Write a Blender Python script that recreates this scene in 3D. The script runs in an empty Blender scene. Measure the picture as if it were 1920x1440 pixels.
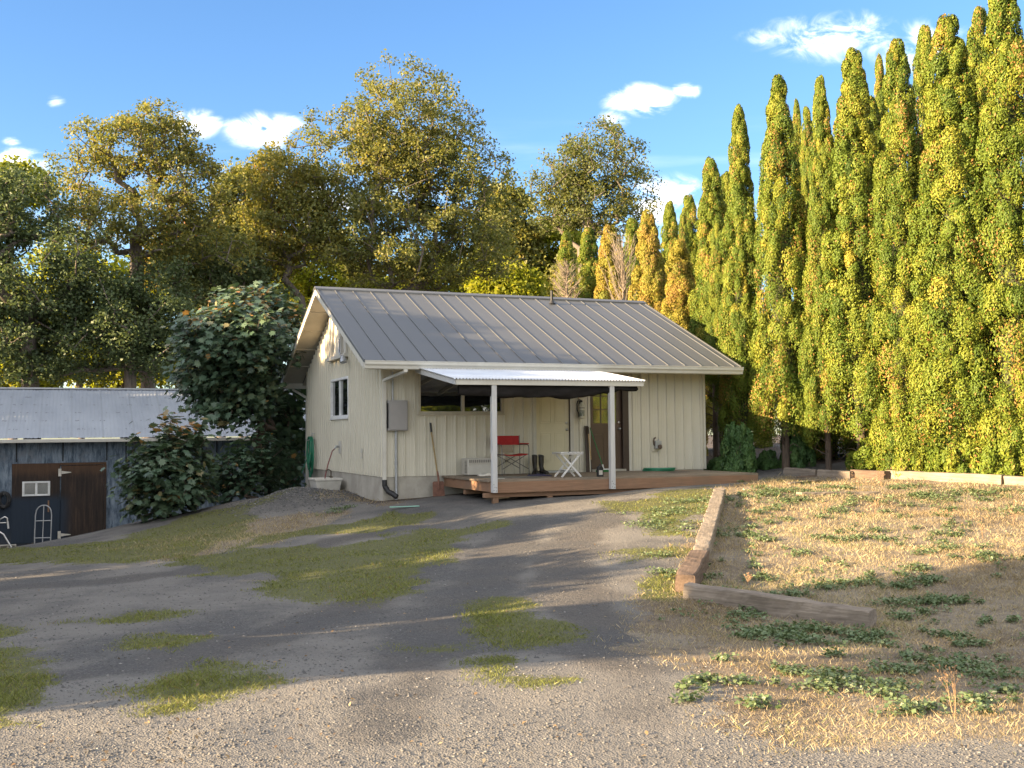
import bpy, math, random
import numpy as np
from mathutils import Vector, Matrix
rng = np.random.default_rng(7); random.seed(7)
SC = bpy.context.scene
COL = SC.collection
R = math.radians

# ------------------------------------------------------------------ camera
# world frame: x along the front wall of the house, y back into the house, z up, origin at the near corner of its siding
F = 1984.987; PITCH = R(2.6931); YAW = R(22.6245); ROLL = R(-.5407)
CAM = np.array([-6.0153, -21.5231, .8766])
cd = bpy.data.cameras.new('camera'); cam = bpy.data.objects.new('camera', cd); COL.objects.link(cam)
cd.sensor_width = 36; cd.lens = 36 * F / 1920; cd.clip_end = 3000; cd.clip_start = .05
cam.matrix_world = Matrix.Translation(Vector(CAM)) @ Matrix.Rotation(-YAW, 4, 'Z') @ Matrix.Rotation(R(90) + PITCH, 4, 'X') @ Matrix.Rotation(ROLL, 4, 'Z')
SC.camera = cam
FWD = np.array([math.sin(YAW), math.cos(YAW), 0]); RGT = np.array([math.cos(YAW), -math.sin(YAW), 0])

# ------------------------------------------------------------------ sky and sun
SUN_EL = R(13.0); SUN_DIR = np.array([-1.0, -.03, 0])                # towards the sun, flat
SKY_K = .10; SUN_K = 5.0
SC.view_settings.view_transform = 'Standard'; SC.view_settings.look = 'None'
SC.view_settings.exposure = 2.42; SC.view_settings.gamma = 1
sd = bpy.data.lights.new('sun', 'SUN'); so = bpy.data.objects.new('sun', sd); COL.objects.link(so)
sd.energy = SUN_K; sd.angle = R(.5); sd.color = (1.0, .74, .44)
h = SUN_DIR / np.linalg.norm(SUN_DIR)
sv = Vector((h[0] * math.cos(SUN_EL), h[1] * math.cos(SUN_EL), math.sin(SUN_EL)))
so.rotation_euler = sv.to_track_quat('Z', 'Y').to_euler()
wd = bpy.data.worlds.new('World'); SC.world = wd; wd.use_nodes = True
nt = wd.node_tree; N = nt.nodes; L = nt.links; N.clear()
def nn(tree, t, **kw):
    n = tree.nodes.new(t)
    for k, v in kw.items(): setattr(n, k, v)
    return n
def wm(op, a, b=None, c=None):
    n = nn(nt, 'ShaderNodeMath', operation=op)
    for i, x in enumerate((a, b, c)):
        if x is None: continue
        if isinstance(x, (int, float)): n.inputs[i].default_value = x
        else: L.new(x, n.inputs[i])
    return n.outputs[0]
sky = nn(nt, 'ShaderNodeTexSky', sky_type='NISHITA'); sky.sun_disc = False
sky.sun_elevation = SUN_EL; sky.sun_rotation = math.atan2(h[0], h[1])
sky.air_density = 1.0; sky.dust_density = .5; sky.ozone_density = 3.2
tc = nn(nt, 'ShaderNodeTexCoord')
def dotv(v):
    n = nn(nt, 'ShaderNodeVectorMath', operation='DOT_PRODUCT'); L.new(tc.outputs['Generated'], n.inputs[0]); n.inputs[1].default_value = v
    return n.outputs['Value']
df = dotv(tuple(FWD)); dr = dotv(tuple(RGT)); dz = dotv((0, 0, 1))
fpos = wm('MAXIMUM', df, .05)
gx = wm('DIVIDE', dr, fpos); gz = wm('DIVIDE', dz, fpos)            # tangent-plane direction of the sky ahead
cxyz = nn(nt, 'ShaderNodeCombineXYZ'); L.new(gx, cxyz.inputs[0]); L.new(wm('MULTIPLY', gz, 1.6), cxyz.inputs[1])
noi = nn(nt, 'ShaderNodeTexNoise'); noi.inputs['Scale'].default_value = 24; noi.inputs['Distortion'].default_value = .7; noi.inputs['Detail'].default_value = 8; noi.inputs['Roughness'].default_value = .6
L.new(cxyz.outputs[0], noi.inputs['Vector'])
noi2 = nn(nt, 'ShaderNodeTexNoise'); noi2.inputs['Scale'].default_value = 4.5; noi2.inputs['Detail'].default_value = 6
mp = nn(nt, 'ShaderNodeMapping'); mp.inputs['Scale'].default_value = (1, 5, 1); mp.inputs['Rotation'].default_value = (0, 0, .12)
L.new(cxyz.outputs[0], mp.inputs[0]); L.new(mp.outputs[0], noi2.inputs['Vector'])
# clouds: direction (tangent right, tangent up), half width, half height, density
CL = [(-.302, .298, .026, .014, 1.0), (-.232, .292, .040, .017, 1.05), (-.475, .255, .035, .020, 1.1), (.126, .318, .034, .015, 1.0), (.101, .300, .016, .010, .7),
      (.170, .327, .014, .008, .8), (.150, .222, .034, .022, 1.15), (.318, .378, .075, .024, .75), (.40, .366, .06, .026, .7), (.245, .378, .025, .010, .6), (-.435, .322, .010, .006, .6), (-.476, .284, .010, .005, .6), (-.17, .225, .06, .03, .7)]
cm = None
for (x, y, a, b, dn) in CL:
    ex = wm('DIVIDE', wm('SUBTRACT', gx, x), a); ey = wm('DIVIDE', wm('SUBTRACT', gz, y), b)
    q = wm('SQRT', wm('ADD', wm('MULTIPLY', ex, ex), wm('MULTIPLY', ey, ey)))
    m = wm('MULTIPLY', wm('MAXIMUM', wm('SUBTRACT', 1.45, q), 0), dn)
    cm = m if cm is None else wm('MAXIMUM', cm, m)
val = wm('MULTIPLY', cm, wm('ADD', wm('MULTIPLY', noi.outputs[0], 3.4), -1.05))
mr = nn(nt, 'ShaderNodeMapRange', interpolation_type='SMOOTHSTEP'); L.new(val, mr.inputs[0]); mr.inputs[1].default_value = .12; mr.inputs[2].default_value = 1.05
mr2 = nn(nt, 'ShaderNodeMapRange', interpolation_type='SMOOTHSTEP'); L.new(noi2.outputs[0], mr2.inputs[0]); mr2.inputs[1].default_value = .48; mr2.inputs[2].default_value = .78; mr2.inputs[4].default_value = .28
lowband = nn(nt, 'ShaderNodeMapRange'); L.new(gz, lowband.inputs[0]); lowband.inputs[1].default_value = .31; lowband.inputs[2].default_value = .2
cf = wm('MINIMUM', wm('ADD', mr.outputs[0], wm('MULTIPLY', mr2.outputs[0], lowband.outputs[0])), 1)
hs = nn(nt, 'ShaderNodeHueSaturation'); hs.inputs['Saturation'].default_value = 1.10; hs.inputs['Hue'].default_value = .506; hs.inputs['Value'].default_value = .67
L.new(sky.outputs[0], hs.inputs['Color'])
# unseen broken cloud added above and behind the camera to whiten the fill light
noi3 = nn(nt, 'ShaderNodeTexNoise'); noi3.inputs['Scale'].default_value = 2.6; noi3.inputs['Detail'].default_value = 6; L.new(tc.outputs['Generated'], noi3.inputs['Vector'])
back = nn(nt, 'ShaderNodeMapRange', interpolation_type='SMOOTHSTEP'); L.new(wm('SUBTRACT', wm('MULTIPLY', df, 1.0), wm('MULTIPLY', dz, .55)), back.inputs[0]); back.inputs[1].default_value = .62; back.inputs[2].default_value = .1
brk = nn(nt, 'ShaderNodeMapRange', interpolation_type='SMOOTHSTEP'); L.new(noi3.outputs[0], brk.inputs[0]); brk.inputs[1].default_value = .34; brk.inputs[2].default_value = .58
cf = wm('MAXIMUM', cf, wm('MULTIPLY', wm('MULTIPLY', back.outputs[0], brk.outputs[0]), .80))
mx = nn(nt, 'ShaderNodeMix', data_type='RGBA'); L.new(cf, mx.inputs[0]); L.new(hs.outputs[0], mx.inputs[6]); mx.inputs[7].default_value = (5.0, 4.85, 4.65, 1)
bg = nn(nt, 'ShaderNodeBackground'); L.new(mx.outputs[2], bg.inputs[0]); bg.inputs[1].default_value = SKY_K
wo = nn(nt, 'ShaderNodeOutputWorld'); L.new(bg.outputs[0], wo.inputs[0])
SC.cycles.max_bounces = 6; SC.cycles.transparent_max_bounces = 6; SC.cycles.use_denoising = True

# ------------------------------------------------------------------ pixel rays (only to read places off the photograph)
def ray(x, y):
    x = np.asarray(x, float) - 960; y = np.asarray(y, float) - 720; r = -ROLL
    x, y = x * math.cos(r) - y * math.sin(r), x * math.sin(r) + y * math.cos(r)
    X = x / F; Zc = -y / F
    Y = math.cos(PITCH) - Zc * math.sin(PITCH); Z = math.sin(PITCH) + Zc * math.cos(PITCH)
    return np.stack([X * RGT[0] + Y * FWD[0], X * RGT[1] + Y * FWD[1], Z], -1)
def at(x, y, D):
    d = ray(x, y); return CAM + d * (D / (d[..., 0] * FWD[0] + d[..., 1] * FWD[1]))[..., None]
def xd(p):
    q = np.asarray(p)[..., :2] - CAM[:2]; return q @ RGT[:2], q @ FWD[:2]

# ------------------------------------------------------------------ helpers
def lin(hexs):
    c = [int(hexs[i:i + 2], 16) / 255 for i in (1, 3, 5)]
    return tuple(x / 12.92 if x <= .04045 else ((x + .055) / 1.055) ** 2.4 for x in c) + (1,)
def mat(name):
    m = bpy.data.materials.new(name); m.use_nodes = True
    t = m.node_tree; b = t.nodes['Principled BSDF']
    return m, t, b
def link(t, a, b): t.links.new(a, b)
def noise(t, scale, detail=5, rough=.6, coord=None, stretch=None, which='Object'):
    c = t.nodes.new('ShaderNodeTexCoord').outputs[which] if coord is None else coord
    if stretch:
        mp = t.nodes.new('ShaderNodeMapping'); mp.inputs['Scale'].default_value = stretch; link(t, c, mp.inputs[0]); c = mp.outputs[0]
    n = t.nodes.new('ShaderNodeTexNoise'); n.inputs['Scale'].default_value = scale; n.inputs['Detail'].default_value = detail; n.inputs['Roughness'].default_value = rough
    link(t, c, n.inputs['Vector']); return n.outputs[0]
def ramp(t, fac, stops):
    r = t.nodes.new('ShaderNodeValToRGB'); e = r.color_ramp.elements
    while len(e) < len(stops): e.new(.5)
    for i, (p, c) in enumerate(stops): e[i].position = p; e[i].color = c if len(c) == 4 else c + (1,)
    link(t, fac, r.inputs[0]); return r.outputs[0]
def mixc(t, fac, a, b, blend='MIX'):
    n = t.nodes.new('ShaderNodeMix'); n.data_type = 'RGBA'; n.blend_type = blend
    for i, x in ((0, fac), (6, a), (7, b)):
        if isinstance(x, (int, float, tuple)): n.inputs[i].default_value = x
        else: link(t, x, n.inputs[i])
    return n.outputs[2]
def mth(t, op, a, b=None):
    n = t.nodes.new('ShaderNodeMath'); n.operation = op
    for i, x in enumerate((a, b)):
        if x is None: continue
        if isinstance(x, (int, float)): n.inputs[i].default_value = x
        else: link(t, x, n.inputs[i])
    return n.outputs[0]
def sstep(t, x, a, b):
    n = t.nodes.new('ShaderNodeMapRange'); n.interpolation_type = 'SMOOTHSTEP'; link(t, x, n.inputs[0]); n.inputs[1].default_value = a; n.inputs[2].default_value = b
    return n.outputs[0]
def bump(t, b, hgt, dist, strength=1.0):
    n = t.nodes.new('ShaderNodeBump'); n.inputs['Distance'].default_value = dist; n.inputs['Strength'].default_value = strength
    link(t, hgt, n.inputs['Height']); link(t, n.outputs[0], b.inputs['Normal'])
def surf(name, c1, c2=None, scale=6, rough=.6, metal=0, stretch=None, bmp=.002, detail=5, spec=.5, lo=.35, hi=.65, streak=None):
    m, t, b = mat(name)
    if c2 is None: c2 = tuple(x * .75 for x in c1[:3]) + (1,)
    n = noise(t, scale, detail, .62, stretch=stretch)
    c = ramp(t, n, [(lo, c2), (hi, c1)])
    if streak:                                                       # dirt specks and run marks
        n2 = noise(t, 3.0, 6, .7, stretch=(7, 7, 1)); c = mixc(t, mth(t, 'MULTIPLY', sstep(t, n2, .55, .8), streak[0]), c, streak[1])
    link(t, c, b.inputs['Base Color'])
    b.inputs['Roughness'].default_value = rough; b.inputs['Metallic'].default_value = metal; b.inputs['Specular IOR Level'].default_value = spec
    if bmp: bump(t, b, n, bmp)
    return m
def leafmat(name, stops, trans=.35, rough=.5, spec=.3):
    m, t, b = mat(name)
    a = t.nodes.new('ShaderNodeAttribute'); a.attribute_name = 'tint'
    c = ramp(t, a.outputs['Fac'], stops)
    link(t, c, b.inputs['Base Color']); b.inputs['Roughness'].default_value = rough; b.inputs['Specular IOR Level'].default_value = spec
    tr = t.nodes.new('ShaderNodeBsdfTranslucent'); tcx = mixc(t, 1.0, c, (1.0, 1.0, .55, 1), 'MULTIPLY'); link(t, tcx, tr.inputs[0])
    ms = t.nodes.new('ShaderNodeMixShader'); ms.inputs[0].default_value = trans
    link(t, b.outputs[0], ms.inputs[1]); link(t, tr.outputs[0], ms.inputs[2])
    link(t, ms.outputs[0], t.nodes['Material Output'].inputs[0]); return m

def np_mesh(name, verts, polys, m, tint=None, smooth=False):
    """verts (N,3); polys list of index arrays (M,k); tint per vertex"""
    me = bpy.data.meshes.new(name); verts = np.asarray(verts, np.float32)
    me.vertices.add(len(verts)); me.vertices.foreach_set('co', verts.ravel())
    polys = [np.asarray(p, np.int32) for p in (polys if isinstance(polys, list) else [polys])]
    tot = sum(p.size for p in polys); npoly = sum(len(p) for p in polys)
    me.loops.add(tot); me.loops.foreach_set('vertex_index', np.concatenate([p.ravel() for p in polys]))
    me.polygons.add(npoly); st = []; o = 0
    for p in polys:
        st.append(np.arange(len(p)) * p.shape[1] + o); o += p.size
    me.polygons.foreach_set('loop_start', np.concatenate(st).astype(np.int32))
    if smooth: me.polygons.foreach_set('use_smooth', np.ones(npoly, bool))
    me.update(calc_edges=True); me.validate()
    if tint is not None:
        at_ = me.attributes.new('tint', 'FLOAT', 'POINT'); at_.data.foreach_set('value', np.asarray(tint, np.float32))
    me.materials.append(m); return me
def tag(o, label=None, cat=None, group=None, kind=None):
    for k, v in (('label', label), ('category', cat), ('group', group), ('kind', kind)):
        if v: o[k] = v
    return o
def put(name, me, parent=None, loc=None):
    o = bpy.data.objects.new(name, me); COL.objects.link(o)
    if parent: o.parent = parent
    if loc is not None: o.location = loc
    return o
def thing(name, label, cat, loc=(0, 0, 0), rz=0, group=None):
    o = bpy.data.objects.new(name, None); COL.objects.link(o); o.empty_display_size = .1
    o.location = loc; o.rotation_euler = (0, 0, rz); return tag(o, label, cat, group)
class MB:
    def __init__(s): s.v = []; s.f = []; s.sm = []
    def add(s, vs, fs, smooth=False, M=None):
        o = len(s.v)
        for p in vs:
            p = Vector(p); s.v.append(tuple(M @ p) if M else tuple(p))
        for f in fs: s.f.append([i + o for i in f]); s.sm.append(smooth)
        return s
    def box(s, x0, x1, y0, y1, z0, z1, M=None):
        return s.add([(x0, y0, z0), (x1, y0, z0), (x1, y1, z0), (x0, y1, z0), (x0, y0, z1), (x1, y0, z1), (x1, y1, z1), (x0, y1, z1)],
                     [(0, 3, 2, 1), (4, 5, 6, 7), (0, 1, 5, 4), (1, 2, 6, 5), (2, 3, 7, 6), (3, 0, 4, 7)], M=M)
    def bar(s, a, b, w, h, up=(0, 0, 1)):
        a = Vector(a); b = Vector(b); d = b - a; l = d.length; z = d.normalized(); u = Vector(up)
        x = u.cross(z)
        if x.length < 1e-4: x = Vector((1, 0, 0)).cross(z)
        x.normalize(); y = z.cross(x)
        M = Matrix((x, y, z)).transposed().to_4x4(); M.translation = a
        return s.box(-w / 2, w / 2, -h / 2, h / 2, 0, l, M)
    def tube(s, pts, r, n=8, caps=True, closed=False):
        P = [Vector(p) for p in pts]; k = len(P); rr = r if isinstance(r, (list, tuple)) else [r] * k
        vs = []; fs = []; ref = None
        for i in range(k):
            if closed: d = P[(i + 1) % k] - P[i - 1]
            else: d = P[min(i + 1, k - 1)] - P[max(i - 1, 0)]
            d.normalize()
            if ref is None:
                ref = Vector((0, 0, 1)) if abs(d.z) < .9 else Vector((1, 0, 0))
            x = ref - d * ref.dot(d); x.normalize(); ref = x; y = d.cross(x)
            for j in range(n):
                a = 2 * math.pi * j / n; vs.append(P[i] + (x * math.cos(a) + y * math.sin(a)) * rr[i])
        for i in range(k if closed else k - 1):
            for j in range(n):
                a = i * n + j; b = i * n + (j + 1) % n; c = ((i + 1) % k) * n
                fs.append((a, b, c + (j + 1) % n, c + j))
        s.add(vs, fs, True)
        if caps and not closed:
            s.add(vs[:n], [tuple(range(n))[::-1]]); s.add(vs[-n:], [tuple(range(n))])
        return s
    def lathe(s, prof, n=20, M=None):
        vs = []; fs = []
        for (r, z) in prof:
            for j in range(n):
                a = 2 * math.pi * j / n; vs.append((r * math.cos(a), r * math.sin(a), z))
        for i in range(len(prof) - 1):
            for j in range(n): fs.append((i * n + j, i * n + (j + 1) % n, (i + 1) * n + (j + 1) % n, (i + 1) * n + j))
        s.add(vs, fs, True, M)
        s.add(vs[:n], [tuple(range(n))[::-1]], M=M); s.add(vs[-n:], [tuple(range(n))], M=M); return s
    def prism(s, out, a0, a1, axis='y', M=None):
        k = len(out); g = {'y': lambda p, a: (p[0], a, p[1]), 'x': lambda p, a: (a, p[0], p[1]), 'z': lambda p, a: (p[0], p[1], a)}[axis]
        vs = [g(p, a0) for p in out] + [g(p, a1) for p in out]
        fs = [tuple(range(k)), tuple(range(2 * k - 1, k - 1, -1))] + [(i, i + k, (i + 1) % k + k, (i + 1) % k) for i in range(k)]
        return s.add(vs, fs, M=M)
    def build(s, name, m, parent=None, bevel=0, loc=None):
        me = bpy.data.meshes.new(name); me.from_pydata(s.v, [], s.f); me.polygons.foreach_set('use_smooth', s.sm)
        me.materials.append(m); 
        import bmesh
        b = bmesh.new(); b.from_mesh(me); bmesh.ops.recalc_face_normals(b, faces=b.faces[:]); b.to_mesh(me); b.free()
        o = put(name, me, parent, loc)
        if bevel:
            md = o.modifiers.new('bevel', 'BEVEL'); md.width = bevel; md.segments = 2; md.limit_method = 'ANGLE'; md.angle_limit = R(40)
        return o

# ------------------------------------------------------------------ terrain
def ctrl():
    P = []
    def a(x, y, D): P.append(at(x, y, D))
    for t in [(960, 1360, 6.35), (0, 1360, 6.3), (1920, 1360, 6.2), (960, 1250, 7.9), (400, 1150, 11.2), (0, 1200, 9.6), (960, 1100, 12.2), (960, 1000, 16.4), (1640, 1168, 10.7), (1265, 1112, 11.6),
              (1340, 927, 19.5), (925, 944, 20.2), (740, 938, 22.1), (1150, 925, 20.6), (1420, 903, 22.0), (640, 920, 25.0), (560, 930, 25.5), (400, 975, 23.2), (250, 1008, 22), (100, 1027, 21), (0, 1046, 20),
              (620, 1000, 18.5), (500, 1060, 15.5), (300, 1085, 14.5), (1600, 1000, 15.4), (1900, 1100, 12), (1900, 980, 16.5), (1550, 905, 22.5), (1900, 905, 20.2), (1750, 900, 21.5), (1560, 855, 27), (1500, 878, 25), (1900, 880, 22), (1380, 880, 25.5), (1200, 1060, 13.2),
              (80, 1036, 29.6), (150, 1016, 31), (30, 1033, 30), (-300, 1060, 29)]: a(*t)
    W = [(0, 9, -.9), (5, 9, -.6), (9, 3, -.15), (9.5, 9, 0), (-2, 9.5, -1.7), (2, 11.8, -1.6), (-2, 12, -2.0), (-6, 12.2, -2.2), (-12, 12.5, -2.3), (-9, 17, -2.3), (2, 18, -1.8), (12, 20, -.6), (0, 35, -1.8), (-20, 30, -2.5), (20, 35, 0), (-30, 5, -2), (-25, -10, -1.3),
         (-6, -22, -.95), (-12, -16, -.9), (0, -24, -.95), (-6, -34, -1.2), (20, -10, 0), (18, -25, -.5), (30, 5, .5), (-20, -30, -1.4), (20, -40, -.6), (4, 4, -.5), (6, -1.2, -.3), (3, -1.2, -.42), (1.5, -.4, -.36), (.5, -.25, -.47), (-1.5, 3, -.5), (-3, 6.5, -.95), (-5, 8.5, -1.7), (-1.0, 5.2, -.55), (-.4, 3.4, -.58), (-.9, 3.0, -.62), (-.5, 2.6, -.58)]
    return np.array(P + [np.array(w, float) for w in W])
CP = ctrl()
def tps(r2): return np.where(r2 > 1e-12, r2 * np.log(np.maximum(r2, 1e-12)) * .5, 0)
n_ = len(CP); A_ = tps(((CP[:, None, :2] - CP[None, :, :2]) ** 2).sum(-1)) + np.eye(n_) * 1.2; Pm = np.c_[np.ones(n_), CP[:, :2]]
W_ = np.linalg.solve(np.block([[A_, Pm], [Pm.T, np.zeros((3, 3))]]), np.r_[CP[:, 2], 0, 0, 0])
def vnoise(p, s, seed=0):
    """value noise, vectorised"""
    q = np.asarray(p)[..., :2] * s; i = np.floor(q).astype(np.int64); f = q - i; f = f * f * (3 - 2 * f)
    def hsh(a, b):
        x = (a * 374761393 + b * 668265263 + seed * 974634777) & 0x7fffffff; x = ((x ^ (x >> 13)) * 1274126177) & 0x7fffffff
        return ((x ^ (x >> 16)) & 0xffff) / 65535.0
    a, b = i[..., 0], i[..., 1]
    return (hsh(a, b) * (1 - f[..., 0]) + hsh(a + 1, b) * f[..., 0]) * (1 - f[..., 1]) + (hsh(a, b + 1) * (1 - f[..., 0]) + hsh(a + 1, b + 1) * f[..., 0]) * f[..., 1]
PILE = at(565, 945, 24.2)
def ground(p):
    p = np.asarray(p, float)[..., :2]; sh = p.shape[:-1]; q = p.reshape(-1, 2); out = np.empty(len(q))
    for i in range(0, len(q), 20000):
        c = q[i:i + 20000]; out[i:i + 20000] = tps(((c[:, None] - CP[None, :, :2]) ** 2).sum(-1)) @ W_[:n_] + W_[n_] + c @ W_[n_ + 1:]
    dist = np.hypot(q[:, 0], q[:, 1] + 5); k = np.clip((dist - 30) / 25, 0, 1); k = k * k * (3 - 2 * k)
    out = out * (1 - k) + k * (-1.3)
    out += (vnoise(q, .9, 3) - .5) * .07 + (vnoise(q, 2.3, 4) - .5) * .03
    out += .30 * np.exp(-(((q[:, 0] - PILE[0]) / .95) ** 2 + ((q[:, 1] - PILE[1]) / .9) ** 2))
    return out.reshape(sh)
def gz_(x, y): return float(ground(np.array([[x, y]]))[0])
def hit(x, y, Dmax=60):
    """where the ray through a photo point meets the ground"""
    d = ray(x, y); d = d / (d[0] * FWD[0] + d[1] * FWD[1]); Ds = np.arange(4, Dmax, .05)
    P = CAM + d * Ds[:, None]; g = ground(P); k = np.argmax(P[:, 2] <= g)
    return P[k]

# ------------------------------------------------------------------ ground sheet with its cover masks
def axis(lo, hi, step, far, fac=1.35):
    a = list(np.arange(lo, hi + 1e-6, step)); s = step; x = hi
    while x < far: s *= fac; x += s; a.append(x)
    s = step; x = lo
    while x > -far: s *= fac; x -= s; a.insert(0, x)
    return np.array(a)
gxs = axis(-12, 12, .1, 600); gds = axis(3, 27, .1, 700)
GX, GD = np.meshgrid(gxs, gds); XY = CAM[:2] + GX[..., None] * RGT[:2] + GD[..., None] * FWD[:2]
ZZ = ground(XY)
def poly_world(pts): return np.array([hit(*p)[:2] for p in pts])
def sdist(q, poly):
    """signed distance to polygon, positive inside"""
    q = np.asarray(q); d = np.full(len(q), 1e9); ins = np.zeros(len(q), bool); k = len(poly)
    for i in range(k):
        a = poly[i]; b = poly[(i + 1) % k]; e = b - a; w = q - a
        t = np.clip((w @ e) / (e @ e + 1e-12), 0, 1); d = np.minimum(d, np.hypot(*(w - t[:, None] * e).T))
        c = (a[1] <= q[:, 1]) != (b[1] <= q[:, 1])
        with np.errstate(divide='ignore', invalid='ignore'): xx = a[0] + (q[:, 1] - a[1]) / (b[1] - a[1]) * e[0]
        ins ^= c & (q[:, 0] < xx)
    return np.where(ins, d, -d)
GREEN = [[(349, 1049), (438, 1074), (500, 1072), (534, 1108), (567, 1124), (656, 1138), (769, 1113), (816, 1088), (760, 1068), (818, 1054), (800, 1030), (872, 1003), (840, 990), (797, 985), (790, 965), (740, 958), (640, 965), (560, 990), (480, 1012), (430, 1040)],
         [(0, 1034), (150, 1026), (300, 992), (420, 957), (560, 932), (610, 935), (500, 965), (430, 1000), (330, 1030), (290, 1038), (150, 1040), (0, 1054)],
         [(170, 1165), (250, 1143), (325, 1150), (320, 1165), (200, 1169)], [(270, 1212), (320, 1188), (400, 1192), (340, 1217)],
         [(240, 1290), (300, 1265), (400, 1232), (450, 1238), (430, 1272), (515, 1280), (430, 1308), (340, 1327), (265, 1302)],
         [(-60, 1165), (15, 1180), (30, 1240), (30, 1290), (44, 1360), (-60, 1380)], [(840, 1212), (880, 1190), (870, 1165), (910, 1135), (990, 1130), (960, 1147), (1062, 1180), (1000, 1197)],
         [(895, 1255), (940, 1240), (960, 1268), (1055, 1272), (1000, 1292), (930, 1278)], [(890, 985), (960, 975), (960, 985), (900, 993)],
         [(1150, 945), (1330, 912), (1328, 955), (1290, 1006), (1215, 1003), (1190, 970)], [(1190, 1050), (1265, 1036), (1250, 1052)], [(1210, 1100), (1270, 1068), (1275, 1095), (1230, 1120)],
         [(690, 1138), (735, 1140), (700, 1148)]]
DRY = [[(1345, 915), (1420, 903), (1480, 893), (2000, 893), (2100, 1000), (2100, 1400), (1480, 1400), (1330, 1330), (1250, 1230), (1200, 1130), (1275, 1110), (1300, 1060), (1340, 930)],
       [(330, 1050), (420, 985), (560, 962), (640, 960), (600, 985), (500, 1020)], [(200, 1028), (340, 1000), (430, 985), (390, 1015), (330, 1030)], [(640, 935), (720, 948), (760, 940), (700, 930), (640, 918), (600, 930)]]
qf = XY.reshape(-1, 2)
near = (GD.ravel() > 2) & (GD.ravel() < 40) & (np.abs(GX.ravel()) < 30)
def mask(polys, soft, amp=.55, grow=()):
    m = np.zeros(len(qf)); qn = qf[near]
    j = (vnoise(qn, 1.1, 11) - .5) * amp + (vnoise(qn, 3.1, 12) - .5) * amp * .6
    for ip, p in enumerate(polys):
        w = poly_world(p); D = xd(w.mean(0))[1]
        m[near] = np.maximum(m[near], np.clip(.5 + (sdist(qn, w) + (grow[ip] if ip < len(grow) else .05) + j * min(1, D / 14)) / soft, 0, 1))
    return m
mG = mask(GREEN, .55, .8, (.1, .7)); mD = mask(DRY, .7)
BARE = [[(455, 985), (560, 992), (650, 980), (720, 960), (700, 938), (640, 915), (560, 925), (500, 950)], [(470, 1032), (560, 1022), (640, 1020), (700, 1012), (690, 1000), (560, 1008)], [(740, 1000), (830, 990), (800, 980), (740, 990)]]
mG *= 1 - .95 * mask(BARE, .5, 1.0)
Xf, Df = GX.ravel(), GD.ravel()
soil = np.zeros(len(qf))                                            # needle litter and bare soil round the house and under the hedge
dh = np.maximum(np.maximum(-qf[:, 0], qf[:, 0] - 7.88), np.maximum(-qf[:, 1], qf[:, 1] - 7.51))
soil = np.clip(1.1 - np.abs(dh) / .8, 0, 1) * .7
soil = np.maximum(soil, np.clip((Df - 24.5) / 2, 0, 1) * np.clip((qf[:, 0] - 6.5) / 2, 0, 1))
soil = np.maximum(soil, np.clip((Df - 45) / 10, 0, 1))
soil = np.maximum(soil, np.clip((np.abs(Xf) - 20) / 10, 0, 1))
trk = np.zeros(len(qf))
for line in ([(1180, 945), (1085, 1000), (1060, 1060), (1110, 1150), (1200, 1300), (1230, 1360)], [(985, 985), (930, 1050), (860, 1140), (760, 1290), (700, 1380)], [(820, 1030), (640, 1150), (330, 1240), (-60, 1300)], [(700, 1000), (330, 1075), (-60, 1110)]):
    w = np.array([hit(*p)[:2] for p in line]); qn = qf[near]; dd = np.full(len(qn), 9.)
    for a, b in zip(w, w[1:]):
        e = b - a; t_ = np.clip(((qn - a) @ e) / (e @ e), 0, 1); dd = np.minimum(dd, np.hypot(*(qn - a - t_[:, None] * e).T))
    trk[near] = np.maximum(trk[near], np.clip(1.25 - dd / .38 + (vnoise(qn, 2.1, 55) - .5) * .8, 0, 1))
gm, gt, gb = mat('ground')
aa = gt.nodes.new('ShaderNodeAttribute'); aa.attribute_name = 'cover'
sep = gt.nodes.new('ShaderNodeSeparateColor'); link(gt, aa.outputs['Color'], sep.inputs[0])
co = gt.nodes.new('ShaderNodeTexCoord').outputs['Object']
vo = gt.nodes.new('ShaderNodeTexVoronoi'); vo.inputs['Scale'].default_value = 75; link(gt, co, vo.inputs['Vector'])
vo2 = gt.nodes.new('ShaderNodeTexVoronoi'); vo2.inputs['Scale'].default_value = 17; link(gt, co, vo2.inputs['Vector'])
nb = noise(gt, .55, 6, .65, co); nf = noise(gt, 9, 6, .7, co); nf2 = noise(gt, 60, 4, .7, co)
stone = ramp(gt, vo.outputs['Color'], [(.0, (.062, .061, .062)), (.5, (.092, .09, .089)), (.85, (.125, .12, .115)), (1, (.20, .19, .18))])
stone = mixc(gt, sstep(gt, nb, .38, .66), stone, mixc(gt, 1.0, stone, (1.25, 1.16, 1.05, 1), 'MULTIPLY'))
stone = mixc(gt, mth(gt, 'MULTIPLY', sstep(gt, nf, .5, .75), .6), stone, (.075, .068, .062, 1))
straw = ramp(gt, nf2, [(.2, (.12, .098, .075)), (.5, (.225, .188, .14)), (.8, (.37, .315, .235))])
straw = mixc(gt, mth(gt, 'MULTIPLY', sstep(gt, nf, .42, .7), .6), straw, (.11, .092, .075, 1))
straw = mixc(gt, sstep(gt, nb, .44, .6), straw, mixc(gt, 1.0, straw, (.72, .68, .66, 1), 'MULTIPLY'))
grass = ramp(gt, nf2, [(.25, (.06, .055, .028)), (.5, (.10, .105, .036)), (.75, (.17, .17, .06))])
grass = mixc(gt, mth(gt, 'MULTIPLY', sstep(gt, nf, .55, .7), .55), grass, (.10, .075, .045, 1))
earth = ramp(gt, nf, [(.3, (.05, .04, .032)), (.7, (.13, .10, .075))])
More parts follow.
